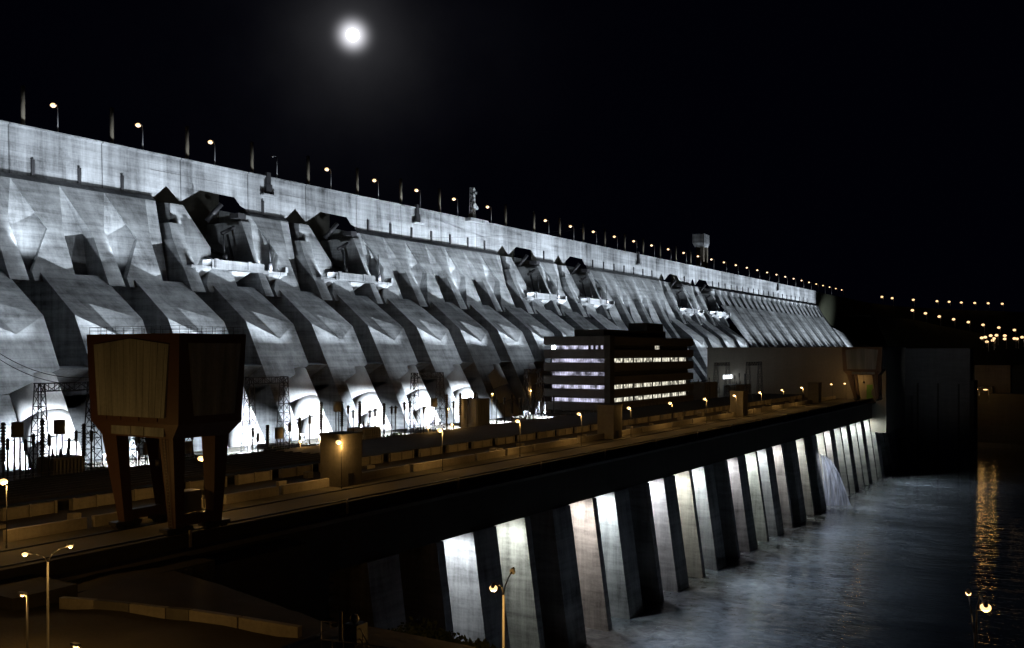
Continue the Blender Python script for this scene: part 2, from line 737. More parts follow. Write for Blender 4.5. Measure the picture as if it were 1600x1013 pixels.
for mI in range(-2, M_END):
    ya = Y0 + P * mI
    yb = ya + P
    if mI in BAYS:
        # notch: opening polygon between ya+1 and yb-2, plus a small notch just before ya
        n0, n1 = ya + 1.5, yb - 3.0
        zt = 62.4
        cb.face([V(DC, ya, ZC0), V(DC, n0, ZC0), V(DC, n0 + 9, zt + 1.0), V(DC + .4, ya, 70)])
        cb.face([V(DC + .4, ya, 70), V(DC, n0 + 9, zt + 1.0), V(DC, n1 - 3, zt + .6), V(DC + .4, yb, 70)])
        cb.face([V(DC, n1 - 3, zt + .6), V(DC, n1, 60), V(DC, yb, ZC0 + 1), V(DC + .4, yb, 70)])
        cb.face([V(DC + .4, ya, 70), V(DC + .4, yb, 70), V(DC + .5, yb, ZC1), V(DC + .5, ya, ZC1)])
    elif mI + 1 in BAYS:
        curtain_piece(cb, ya, yb - 11)
        y_ = yb - 11
        cb.face([V(DC, y_, ZC0), V(DC, y_ + 5.5, 62.8), V(DC + .4, y_ + 5.5, 70), V(DC + .4, y_, 70)])
        cb.face([V(DC, y_ + 5.5, 62.8), V(DC, y_ + 9.5, 59.5), V(DC, yb, ZC0), V(DC + .4, yb, 70), V(DC + .4, y_ + 5.5, 70)])
        cb.face([V(DC + .4, y_, 70), V(DC + .4, yb, 70), V(DC + .5, yb, ZC1), V(DC + .5, y_, ZC1)])
    else:
        curtain_piece(cb, ya, yb)
YA, YB = Y0 - 2 * P, Y0 + P * M_END
# parapet coping and crest road
cb.box(DC - .3, DC + .49, YA, YB, ZC1 + .004, ZC1 + .6)
cb.face([V(DC + .5, YA, ZC1), V(DC + .5, YB, ZC1), V(DC + 16, YB, ZC1), V(DC + 16, YA, ZC1)])
cb.face([V(DC, YB, -46), V(DC, YB, ZC1), V(DC + 20, YB, ZC1), V(DC + 20, YB, -46)])
cb.build('crest_wall', 'crest', dam)
# back wall that closes everything behind the face, leaves the bays hollow
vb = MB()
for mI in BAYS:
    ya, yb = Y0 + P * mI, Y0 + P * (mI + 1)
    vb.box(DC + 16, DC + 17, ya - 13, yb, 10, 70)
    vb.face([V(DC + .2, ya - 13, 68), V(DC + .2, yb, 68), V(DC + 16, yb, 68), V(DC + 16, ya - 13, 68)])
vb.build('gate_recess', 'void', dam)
# sloping shelf under the curtain
sh = MB()
for mI in range(-2, M_END):
    ya, yb = Y0 + P * mI, Y0 + P * (mI + 1)
    if mI in BAYS:
        continue
    if mI + 1 in BAYS:
        yb -= 12
    sh.face([V(DT, ya, ZT), V(DT, yb, ZT), V(DC, yb, ZC0), V(DC, ya, ZC0)])
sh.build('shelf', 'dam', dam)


# --- one buttress unit (34 m): a vertical wall with two sloping stems that taper below the shelf
def W(y, D, z):
    return Vector((-(D - DT), y, z + 46))


def unit_mesh(kind):
    mb = MB()
    f = lambda *p: mb.face([W(*q) for q in p])

    def Dz(z):
        return 299.8 - .55 * (56 - z) if z >= 22 else 281.1 - .74 * (22 - z)

    WB = 291.6          # foot of the slightly leaning back wall

    def stem(rows, back=299.8, splay=None):
        # rows: (z, y left, y right) from the top down
        for (za, la, ra), (zb, lb, rb) in zip(rows, rows[1:]):
            Da, Db = Dz(za), Dz(zb)
            f((la, Da, za), (lb, Db, zb), (rb, Db, zb), (ra, Da, za))
            if splay and (za, la) in splay and (zb, lb) in splay:
                f((la, Da, za), splay[(za, la)], splay[(zb, lb)], (lb, Db, zb))
            else:
                f((la, Da, za), (la, back, za), (lb, back, zb), (lb, Db, zb))
            f((ra, Da, za), (rb, Db, zb), (rb, back, zb), (ra, back, za))
    low = -45.9 if kind == 'teeth' else 22
    RW, BW = (9.1, 295.0, 40.4), (2.1, 293.0, 25.4)
    SP = {(56, 0): (0, 299.8, 56), (39.8, 7.1): RW, (25, -3.2): BW, (22, -3.2): (2.1, 292, 22)}

    def lit_wall(right=True):
        f((0, 299.8, 56), (-6, 299.8, 56), (-6, 297, 22), (2.1, 292, 22), BW, RW)
        if right:
            f((0, 299.8, 56), RW, (28, 296, 40), (28, 299.8, 56))
            f(RW, BW, (2.1, 292, 22), (28, 292, 22), (28, 296, 40))
    P_ = [(56, 0, 17), (39.8, 7.1, 12.6), (25, -3.2, 11.5), (22, -3.2, 11.0)]
    S_ = [(56, 17, 34), (41.5, 22.6, 28.5), (38.6, 23.4, 28.6), (26, 22.9, 29), (22, 22.9, 29)]
    if kind == 'teeth':
        P_.append((low, -3.2, 11.0))
        S_.append((low, 22.9, 29))
    if kind == 'bay':
        # only the foot of the first stem is left; the rest is a deep hollow
        lit_wall(False)
        f((0, 299.8, 56), RW, (9.1, 330, 40.4), (0, 330, 58))
        f(RW, (9.1, 292, 22), (9.1, 330, 22), (9.1, 330, 40.4))
        f(RW, BW, (2.1, 292, 22), (9.1, 292, 22))
        stem([(36, 4.4, 12.3), (25, -3.2, 11.5), (22, -3.2, 11.0)], 296)
        f((7.1, 284, 24), (34, 284, 24), (34, 330, 24), (7.1, 330, 24))
        stem([(53, 27.6, 32.6), (41.5, 26.6, 28.5), (26, 24.9, 29), (22, 24.9, 29)], 330)
        f((32.6, 299.8, 53), (34, 299.8, 56), (34, 299.8, 22), (29, 299.8, 22))
        f((34, 299.8, 56), (34, 330, 62), (34, 330, 22), (34, 299.8, 22))
    else:
        stem(P_, 299.8, SP)
        if kind == 'prebay':
            lit_wall(False)
            f((0, 299.8, 56), RW, (21.5, 296, 40), (21.5, 299.8, 56))
            f(RW, BW, (2.1, 292, 22), (21.5, 292, 22), (21.5, 296, 40))
            f((21.5, 299.8, 56), (21.5, WB, 22), (21.5, 330, 22), (21.5, 330, 56))
            f((28, 299.8, 56), (34, 299.8, 56), (34, 299.8, 22), (28, 299.8, 22))
            f((28, 299.8, 56), (28, 299.8, 22), (28, 330, 22), (28, 330, 60))
            f((21.5, 330, 22), (28, 330, 22), (28, 330, 64), (21.5, 330, 64))
            stem([(48, 24.2, 30.6), (41.5, 23.0, 28.5), (26, 22.9, 29), (22, 22.9, 29)], 302)
        else:
            stem(S_)
            lit_wall()
    if kind == 'teeth':
        f((-6, 286.5, 22), (-6, 286.5 - .74 * 67.9, -45.9), (28, 286.5 - .74 * 67.9, -45.9), (28, 286.5, 22))
        f((-6, WB, 22), (-6, 286.5, 22), (28, 286.5, 22), (28, WB, 22))
    else:
        # receding wall behind and between the housings
        pro = [(24.9, 290), (5, 283), (-12, 268), (-45.9, 250)]
        for (z0, D0), (z1, D1) in zip(pro, pro[1:]):
            f((0, D0, z0), (0, D1, z1), (23.6, D1, z1), (23.6, D0, z0))
            f((23.6, D0 + 40, z0), (23.6, D1 + 40, z1), (34, D1 + 40, z1), (34, D0 + 40, z0))
        f((22, 299.8, 22), (34, 299.8, 22), (34, 330, 21), (22, 330, 21))
    return mb


def smooth_unit():
    mb = MB()
    f = lambda *p: mb.face([W(*q) for q in p])
    for k in (0, 1):
        o = 17 * k
        # short lit recess between sloping ribs under the shelf, then the plain face
        f((o, 299.8, 56), (o, 299.8, 43), (o + 7.5, 299.8, 43), (o + 8.5, 299.8, 56))
        f((o, 299.8, 43), (o, 291.4, 41.5), (o + 8, 291.4, 41.5), (o + 7.5, 299.8, 43))
        f((o + 8.5, 299.8, 56), (o + 7.5, 292.4, 43), (o + 17, 292.4, 43), (o + 17, 299.8, 56))
        f((o + 8.5, 299.8, 56), (o + 7.5, 299.8, 43), (o + 7.5, 292.4, 43))
        f((o + 7.5, 292.4, 43), (o + 8, 291.4, 41.5), (o + 17, 291.4, 41.5), (o + 17, 292.4, 43))
        f((o + 17, 299.8, 56), (o + 17, 292.4, 43), (o + 17, 299.8, 43))
        prs = [(o, 291.4), (o + 1.2, 290.4), (o + 7.5, 290.6), (o + 8, 291.4), (o + 17, 291.4)]
        for (a, Da), (c, Dc) in zip(prs, prs[1:]):
            f((a, Da, 41.5), (a, Da - .74 * 87.4, -45.9), (c, Dc - .74 * 87.4, -45.9), (c, Dc, 41.5))
    return mb


units = {}
for mI in range(-2, M_END):
    if mI >= SMOOTH0:
        k = 'smooth'
    elif mI in BAYS:
        k = 'bay'
    elif mI + 1 in BAYS and mI in BLOCKS:
        k = 'prebay'
    elif mI in BLOCKS:
        k = 'block'
    else:
        k = 'teeth'
    if k not in units:
        mb = smooth_unit() if k == 'smooth' else unit_mesh(k)
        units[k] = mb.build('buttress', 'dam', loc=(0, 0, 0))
        o = units[k]
        o.parent = dam
    else:
        o = units[k].copy()
        col.objects.link(o)
        o.parent = dam
    o.location = (0, P * mI, 0)


# --- penstock housing (the folded concrete box over each pipe)
def housing_mesh():
    mb = MB()

    def W(y, D, z):
        return Vector((-(D - DT), y, z + 46))
    f = lambda *p: mb.face([W(*q) for q in p])
    Tm, T0 = (-.6, 282.7, 24.9), (-.6, 291, 25.5)
    T1, T2 = (11.6, 282.7, 24.95), (23.6, 286.5, 25.5)
    N2, C, F1 = (0, 265.8, 11.2), (13.5, 262.2, 4.9), (23.6, 265.3, 10.7)
    K = (6.2, 273.0, 16.0)
    N3, CB, F3 = (0, 253.6, -12), (6.5, 253.9, -11.4), (23.6, 257.2, -4.9)
    f(Tm, K, T1)
    f(Tm, N2, K)
    f(T1, K, F1)
    f(T1, F1, T2)
    f(K, C, F1)
    f(N2, C, K)
    f(N2, N3, CB, C)
    f(C, CB, F3, F1)
    f(F3, (34, 257.2, -4.9), (34, 268, -11), (23.6, 268, -11))
    f(F3, (23.6, 262, -4.2), (34, 262, -4.2), (34, 257.2, -4.9))
    f(T0, (0, 328, 29), (0, 328, -20), (0, 266, -17), N3, N2, Tm)
    f(T2, F1, F3, (23.6, 268, -11), (23.6, 328, -20), (23.6, 328, 27))
    f(N3, (0, 266, -17), (23.6, 268, -11), F3, CB)
    f(Tm, T1, (11.6, 292, 27), T0)
    f(T1, T2, (23.6, 328, 27), (11.6, 328, 27))
    # ribs that carry on down beside the pipe
    for (y0, y1, d, zz) in ((0, 6.5, -1.0, -11.7), (23.0, 24.6, 9.0, -8.0)):
        D0_ = 254.8 + d
        a, c = (y0, D0_, zz), (y1, D0_, zz)
        e, g = (y0, D0_ - .5 * 34, -45.5), (y1, D0_ - .5 * 34, -45.5)
        f(a, e, g, c)
        f(a, (y0, 275, zz), (y0, 258, -45.5), e)
        f(c, g, (y1, 258, -45.5), (y1, 275, zz))
    return mb


def pipe_mesh():
    mb, bb = MB(), MB()

    def W(y, D, z):
        return Vector((-(D - DT), y, z + 46))
    p = W(18.0, 261.6, -9.0)
    d = Vector((0.50, 0, -0.866))
    r = 6.5
    s0 = 0
    for ln in (12, 8.0, 9.0, 16):
        q0 = p + d * s0
        q1 = p + d * (s0 + ln)
        mb.tube(q0, q1 - d * .35, r, seg=40, cap=True)
        bb.tube(q1 - d * .36, q1 + d * .05, r - .25, seg=40, cap=False)
        s0 += ln
    # thrust block at the foot of the pipe
    return mb, bb


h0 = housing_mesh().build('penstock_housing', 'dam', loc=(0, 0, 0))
h0.parent = dam
pm, pb = pipe_mesh()
p0 = pm.build('penstock', 'pipe', loc=(0, 0, 0))
p0.parent = dam
pbs = [q.build('pipe_joint', 'band', loc=(0, 0, 0)) for q in pb.split()]
for q in pbs:
    q.parent = p0
first = True
for mI in BLOCKS:
    if first:
        h0.location = p0.location = (0, P * mI, 0)
        first = False
        continue
    h = h0.copy()
    col.objects.link(h)
    h.location = (0, P * mI, 0)
    q = p0.copy()
    col.objects.link(q)
    q.location = (0, P * mI, 0)
    for b0 in pbs:
        j = b0.copy()
        col.objects.link(j)
        j.parent = q


# --- gate platforms in front of the hollow bays
def platform_mesh():
    mb = MB()

    def bx(y0, y1, D0, D1, z0, z1):
        mb.lbox(-(D1 - DT), -(D0 - DT), y0, y1, z0 + 46, z1 + 46)
    bx(-9, -.01, 284, 289, 31.0, 31.9)
    bx(0, 26, 283.4, 288.8, 31.3, 34.6)
    bx(26.01, 39, 284, 289, 31.0, 32.2)
    bx(37.6, 39, 283.4, 289, 32.21, 34.4)
    bx(1.0, 2.6, 283.0, 283.39, 31.6, 34.9)
    bx(17.4, 19, 283.0, 283.39, 31.6, 34.9)
    W = lambda y, D, z: Vector((-(D - DT), y, z + 46))
    for y, w in ((-7, 7.2), (10, 9.5), (29, 8.5)):
        mb.hexa([W(y + w * .45, 292, 26), W(y + w * .45, 288, 26.5), W(y + w * .5, 288, 26.5), W(y + w * .5, 292, 26),
                 W(y, 292, 30.99), W(y, 284, 30.99), W(y + w, 284, 30.99), W(y + w, 292, 30.99)])
    return mb


def gear_mesh():
    mb = MB()
    W = lambda y, D, z: Vector((-(D - DT), y, z + 46))
    mb.tube(W(22, 296, 34.6), W(21, 299, 47), .5, seg=6)
    mb.tube(W(18, 299, 47), W(23, 297, 50), .8, seg=6)
    mb.tube(W(15, 304, 52), W(19, 300, 59), 1.0, seg=8)
    mb.tube(W(13, 302, 41), W(19, 298, 38), .8, seg=6)
    mb.tube(W(7.5, 285, 34.7), W(7.5, 286, 45), .2, seg=5)
    mb.tube(W(7.5, 285, 34.61), W(7.5, 285, 37), .9, seg=6)
    mb.tube(W(31, 285, 34), W(31, 286, 45), .2, seg=5)
    mb.tube(W(31, 285, 32.21), W(31, 285, 35.5), .9, seg=6)
    mb.lbox(-(302 - DT), -(297 - DT), 25, 29, 46 + 54, 46 + 56)
    return mb


pl = gr = None
for mI in BAYS:
    if pl is None:
        pl = [q.build('gate_platform', 'crest', loc=(0, 0, 0)) for q in platform_mesh().split()]
        pl += [q.build('gate_hoist', 'steel', loc=(0, 0, 0)) for q in gear_mesh().split()]
        cur = pl
        for a in cur:
            a.parent = dam
    else:
        cur = [a.copy() for a in pl]
        for a in cur:
            col.objects.link(a)
    for a in cur:
        a.location = (0, P * mI, 0)

# dark upright bars above the shelf, one each 17 m
db = None
for n in range(-1, 2 * M_END - 2):
    if (n // 2) in BAYS or ((n + 1) // 2) in BAYS:
        continue
    if db is None:
        mb = MB()
        mb.lbox(-(DC - DT) - .02, -(DC - DT) + .55, -.55, .55, 0, 5.4)
        db = mb.build('dark_bar', 'steel', loc=(0, 0, 0))
        db.parent = dam
        o = db
    else:
        o = db.copy()
        col.objects.link(o)
    o.location = (0, 17 * n + 9.2, ZC0 + 46.3)

# inspection balconies on the curtain
for u in (418, 651, 997, 1215):
    y = uD(u, DC)
    mb = MB()
    mb.box(DC - 2.2, DC - .01, y - 4, y + 4, 66.0, 66.6)
    o = mb.build('inspection_balcony', 'crest', dam)
    mb = MB()
    mb.box(DC - 1.2, DC - .012, y - 1.6, y + 1.6, 66.61, 71)
    mb.box(DC - .9, DC + .4, y - 1.1, y + 1.1, 71.01, 76)
    mb.build('access_box', 'steel', dam)

# pour strips: bracket bumps along the top edge near the mast
mb = MB()
yy = uD(745, DC)
mb.box(DC - 4, DC - .31, yy - 12, yy + 6, 72.6, 74.4)
mb.build('crest_bracket', 'crest', dam)

# shoulder wall beyond the end of the crest
sw = MB()
ya = YB
sw.face([V(300, ya, 39), V(300 - .74 * 84, ya, -45), V(235, ya + 150, -45), V(290, ya + 150, 18)])
sw.face([V(300, ya, 39), V(290, ya + 150, 18), V(360, ya + 150, 18), V(360, ya, 39)])
sw.face([V(235, ya + 150, -45), V(215, ya + 330, -45), V(290, ya + 330, 0), V(290, ya + 150, 18)])
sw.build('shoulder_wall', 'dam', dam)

# ------------------------------------------------------------------ powerhouse
DE = 114.0            # downstream edge of the deck
ZD = -27.0
YW = 575.0            # cross building closes the deck here
ph = thing('powerhouse', 'long low concrete powerhouse with flat lamp-lit roof road and tall piers standing in the river', 'powerhouse', V(DE, 235, -72))
YS = -120
mb = MB()
mb.face([V(DE, YS, ZD), V(DE, 660, ZD), V(152, 660, ZD), V(152, YS, ZD)])
mb.build('roof_road', 'road', ph)
mb = MB()
mb.box(152, 181, YS, 660, -60, -25.2)
for k in range(9):            # ribs of the roof
    D = 155 + 2.9 * k
    mb.box(D, D + .7, YS, 175, -25.19, -24.75)
mb.build('generator_roof', 'roof', ph)
# wall under the deck edge, beam above the openings
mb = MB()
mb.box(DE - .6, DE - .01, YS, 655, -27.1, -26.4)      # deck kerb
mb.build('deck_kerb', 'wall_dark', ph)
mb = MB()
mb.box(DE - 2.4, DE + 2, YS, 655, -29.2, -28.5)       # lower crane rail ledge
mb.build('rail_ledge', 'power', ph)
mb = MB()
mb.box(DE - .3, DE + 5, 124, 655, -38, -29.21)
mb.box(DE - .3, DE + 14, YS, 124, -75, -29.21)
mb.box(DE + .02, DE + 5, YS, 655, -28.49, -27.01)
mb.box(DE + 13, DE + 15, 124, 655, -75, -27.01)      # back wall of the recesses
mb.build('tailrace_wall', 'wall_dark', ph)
# recessed panels on the near solid wall
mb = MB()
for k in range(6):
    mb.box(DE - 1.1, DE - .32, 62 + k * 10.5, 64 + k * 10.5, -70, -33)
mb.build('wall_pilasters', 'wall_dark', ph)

LIT_U = [740, 818, 927, 960, 1037, 1077, 1100, 1152, 1180, 1197, 1219, 1253, 1283, 1295, 1310, 1333, 1342, 1354, 1363, 1371, 1380, 1389, 1395]
LITY = [uD(u, 113.0) for u in LIT_U]
YP = 235.4
piers = []
for k in range(-3, 13):
    piers.append((YP + 34 * k, 9.0, True))
    piers.append((YP + 34 * k + 21, 2.4, False))
pa = pb_ = None


def pier_mesh(w):
    mb = MB()
    top, bot = -29.3, -76.0
    # front leans out towards the water
    mb.hexa([V(DE + 12.9, 0, bot), V(107.8, 0, bot), V(107.8, w, bot), V(DE + 12.9, w, bot),
             V(DE + 12.9, 0, -38.02), V(113.1, 0, -38.02), V(113.1, w, -38.02), V(DE + 12.9, w, -38.02)])
    return mb


for (y, w, big) in piers:
    if y > 640:
        continue
    proto = pa if big else pb_
    if proto is None:
        me = pier_mesh(w)
        o = me.build('pier', 'pier', loc=(0, 0, 0))
        o.parent = ph
        if big:
            pa = o
        else:
            pb_ = o
    else:
        o = proto.copy()
        col.objects.link(o)
    o.location = Vector((0, y, 0)) - ph.location
for k in range(1, 15):
    yy_ = 118 + 34 * k
    lamp_light('added_water_spot', 'SPOT', V(106.5, yy_, -33), E_TAIL * random.uniform(.5, 1.4), (.66, .80, 1.0), target=V(74, yy_ + 2, -72), size=.4, cone=72, blend=.9)  # added spots without fixtures, to brighten the tailrace water
# stoplog ribs in the first opening
mb = MB()
for k in range(7):
    mb.box(120, 124.5, 236 - 102 - 8, 236 - 102 - 1.5, -41 - k * 2.2, -40 - k * 2.2)
mb.build('stoplog_gate', 'galv', ph)
# end pilaster
mb = MB()
mb.box(104, 128, 642, 652, -75, -27.3)
mb.build('end_pilaster', 'facade', ph)

# pier lights
tints = [(0.78, 0.86, 1.0), (0.95, 1.0, 0.8), (1.0, 0.72, 0.56), (0.78, 0.92, 1.0), (0.92, 0.88, 1.0), (1.0, 0.93, 0.66), (0.85, 0.95, 1.0),
         (0.96, 0.86, 0.92), (0.88, 1.0, 0.82), (0.86, 0.94, 1.0), (1.0, 0.86, 0.78), (1.0, 0.95, 0.75), (0.98, 0.98, 0.8), (1, .92, .85)] + [(0.9, 1.0, 0.92)] * 12
tints = [tuple(.5 * c + .5 * w for c, w in zip(t_, (.9, .94, .96))) for t_ in tints]
lit_piers = []
for (y, w, big) in piers:
    if y > 640:
        continue
    lo = 1e9
    for i, ly in enumerate(LITY):
        if abs(ly - y) < lo:
            lo, bi = abs(ly - y), i
    if lo < 5.5 or (y > 500):
        lit_piers.append((y, big, bi))
fx = None
for (y, big, bi) in lit_piers:
    op = 12.0 if not big else 10.6          # width of the opening before this pier
    p = V(117.0, y - op * .72, -38.8)
    nm = ORD[min(len(ORD) - 1, lit_piers.index((y, big, bi)))]
    if fx is None:
        fx = MB()
        fx.lbox(-.35, .35, -.3, .3, -.25, .25)
        fx0 = fx.build('floodlight', 'grey', loc=(0, 0, 0))
        ln = MB()
        ln.lbox(-.28, .28, -.24, .24, -.30, -.26)
        ln0 = ln.build('lens', 'whitebulb', loc=(0, 0, 0))
        ln0.parent = fx0
        o = fx0
    else:
        o = fx0.copy()
        col.objects.link(o)
        c = ln0.copy()
        col.objects.link(c)
        c.parent = o
    o.location = p + Vector((0, 0, 1.1))
    o['label'] = 'small floodlight tucked under the beam above the %s lit pier from the left' % nm
    o['category'] = 'floodlight'
    o['group'] = 'floodlights under the powerhouse beam'
    lamp_light('pier_light', 'SPOT', p, E_PIER * random.uniform(.7, 1.25), tints[bi], target=V(113.5, y, -62), size=.4, cone=160, blend=.6)

# kerb walls on the roof road: separate precast pieces with gaps
kw = MB()
y = YS
random.seed(3)
while y < 560:
    ln = random.choice((14, 20, 26))
    kw.box(132.4, 133.2, y, y + ln - 1.3, ZD + .005, ZD + 1.7)
    y += ln
kw.build('kerb_wall', 'kerb', ph)
kw = MB()
y = YS
while y < 560:
    kw.box(149.8, 150.4, y, y + 9.6, ZD + .005, ZD + 1.9)
    kw.box(149.5, 149.79, y + .2, y + .6, ZD + .005, ZD + 2.1)
    kw.box(149.5, 149.79, y + 4.7, y + 5.0, ZD + .005, ZD + 2.1)
    kw.box(149.5, 149.79, y + 9.1, y + 9.5, ZD + .005, ZD + 2.1)
    y += 12.2
kw.build('roof_vent', 'kerb', ph)
mb = MB()
rh = random.Random(21)
for k in range(26):
    yh = 60 + k * 19 + rh.uniform(-5, 5)
    dh = rh.uniform(136, 145)
    w_, l_ = rh.uniform(.8, 2.2), rh.uniform(1.2, 4)
    mb.box(dh, dh + w_, yh, yh + l_, ZD + .005, ZD + rh.uniform(.3, 1.5))
mb.build('roof_hatch', 'kerb', ph)
# crane rails + a few small posts
mb = MB()
for D in (117.5, 126.5):
    mb.box(D, D + .18, YS, 560, ZD + .004, ZD + .2)
mb.build('crane_rail', 'steel', ph)
mb = MB()
for k in range(16):
    mb.box(DE - .9, DE - .65, 60 + 34 * k, 60.4 + 34 * k, -28.4, -25.9)
mb.build('edge_post', 'kerb', ph)

# cross building at the end of the deck
cbld = thing('service_building', 'wide blank beige building closing the far end of the powerhouse deck', 'building', V(113, YW, ZD))
mb = MB()
ya, yb = YW, YW + 60
mb.box(106, 212, ya, yb, -46, 2.0)
mb.box(105.6, 212.4, ya - .4, yb, 2.01, 2.7)
mb.build('wall', 'beige', cbld)
mb = MB()
p = pD(1345, 600, 128)
yd = ya - .05
mb.box(113.2, 116.6, ya - .12, ya - .004, ZD + .01, ZD + 8.2)
mb.build('door', 'green', cbld)
mb = MB()
mb.box(112.6, 113.19, ya - .2, ya - .005, ZD + .01, ZD + 8.8)
mb.box(116.61, 117.2, ya - .2, ya - .005, ZD + .01, ZD + 8.8)
mb.build('door_frame', 'kerb', cbld)

# dark wing wall beyond it
wg = thing('wing_wall', 'dark concrete wing wall standing in the water right of the last lit pier', 'wall', V(85, 665, -72))
mb = MB()
mb.box(72, 113.6, 660, 676, -75, 2.2)
mb.build('wall', 'facade', wg)
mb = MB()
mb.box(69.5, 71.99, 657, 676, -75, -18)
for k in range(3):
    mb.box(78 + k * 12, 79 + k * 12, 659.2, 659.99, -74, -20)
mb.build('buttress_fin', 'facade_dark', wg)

# access towers on the deck
for i, y in enumerate((144.5, 268.6, 393, 517)):
    t = thing('access_tower', ['nearest square concrete access tower on the powerhouse roof, beside the gantry crane',
                               'square concrete access tower in front of the office block corner',
                               'square concrete access tower right of the office block',
                               'farthest small access tower before the beige end building'][i], 'access tower', V(131, y, ZD), 'access towers on the roof')
    mb = MB()
    mb.box(129.2, 134.8, y, y + 6.2, ZD + .01, -16.9)
    mb.build('tower_wall', 'power', t)
    mb = MB()
    mb.box(129.0, 135.0, y - .2, y + 6.4, -16.89, -16.4)
    mb.build('roof_slab', 'power', t)
    mb = MB()
    mb.box(129.1, 129.19, y + 2, y + 3.6, ZD + .2, ZD + 2.6)
    mb.build('door', 'steel', t)

# ------------------------------------------------------------------ office block
ob = thing('office_building', 'six storey office block with lit window bands behind the powerhouse roof', 'office building', V(188, 387, ZD))
OD0, OD1, OY0, OY1 = 188.0, 222.0, 387.0, 489.0
floors = []
ztop, zb = 2.2, -30.0
nfl = 6
fh = 6.0
mb, md = MB(), MB()
for k in range(6):
    z1 = 7.1 - k * fh
    z0 = z1 - 4.1
    c = .55
    # spandrel band with chamfered ends
    pts = [(OD0, OY0), (OD0, OY1), (OD1, OY1), (OD1, OY0)]
    for (za, zc_, ia, ib) in ((z0, z0 + .6, .9, 0), (z0 + .6, z1 - .4, 0, 0), (z1 - .4, z1, 0, .3)):
        mb.hexa([V(OD1 - ia, OY0 + ia, za), V(OD0 + ia, OY0 + ia, za), V(OD0 + ia, OY1 - ia, za), V(OD1 - ia, OY1 - ia, za),
                 V(OD1 - ib, OY0 + ib, zc_), V(OD0 + ib, OY0 + ib, zc_), V(OD0 + ib, OY1 - ib, zc_), V(OD1 - ib, OY1 - ib, zc_)])
mb.build('spandrel', 'facade', ob)
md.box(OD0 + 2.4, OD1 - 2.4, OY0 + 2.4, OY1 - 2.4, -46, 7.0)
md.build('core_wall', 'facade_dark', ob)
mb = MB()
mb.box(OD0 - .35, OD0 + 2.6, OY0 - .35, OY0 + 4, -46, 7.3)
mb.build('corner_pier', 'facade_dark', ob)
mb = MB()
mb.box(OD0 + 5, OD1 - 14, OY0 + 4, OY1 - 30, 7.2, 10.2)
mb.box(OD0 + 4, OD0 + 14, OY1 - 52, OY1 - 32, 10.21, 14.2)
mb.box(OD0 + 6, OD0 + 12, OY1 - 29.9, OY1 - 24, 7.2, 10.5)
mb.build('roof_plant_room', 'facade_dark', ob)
for k in range(5):
    zc = 7.1 - k * fh - 4.1
    # near end face: a continuous strip
    mb = MB()
    n = 22
    for j in range(n):
        a = OD0 + 3.2 + (OD1 - OD0 - 6.4) * j / n
        w = (OD1 - OD0 - 6.4) / n
        if k == 0 and j < 8 and j % 2 == 0:
            continue
        mb.box(a + .08, a + w - .08, OY0 + 2.3, OY0 + 2.39, zc - fh + 4.2, zc - .15)
    mb.build('window_strip', 'win_cool', ob)
    # long face: separate windows
    if k in (1, 3, 4):
        nn = 8
        for j in range(nn):
            a = OY0 + 8 + (OY1 - OY0 - 12) * j / nn
            mb = MB()
            mb.box(OD0 + 2.3, OD0 + 2.39, a + .6, a + 9.9, zc - fh + 4.0, zc + .1)
            f_ = mb.build('window', 'win_warm', ob)
            mb = MB()
            for q in range(1, 4):
                mb.box(OD0 + 2.18, OD0 + 2.29, a + .6 + q * 2.35, a + .6 + q * 2.35 + .12, zc - fh + 4.0, zc + .1)
            mb.build('mullion', 'steel', f_)
            if j == 0:
                pass
mb = MB()
mb.box(OD0 + 2.3, OD0 + 2.38, OY0 + 56, OY0 + 61, 1.2, 3.0)
mb.build('window', 'win_warm', ob)
mb = MB()
mb.box(OD1 - 5, OD1 - 3.2, OY0 + 2.2, OY0 + 2.25, 1.3, 2.9)
mb.build('lit_window', 'whitebulb', ob)


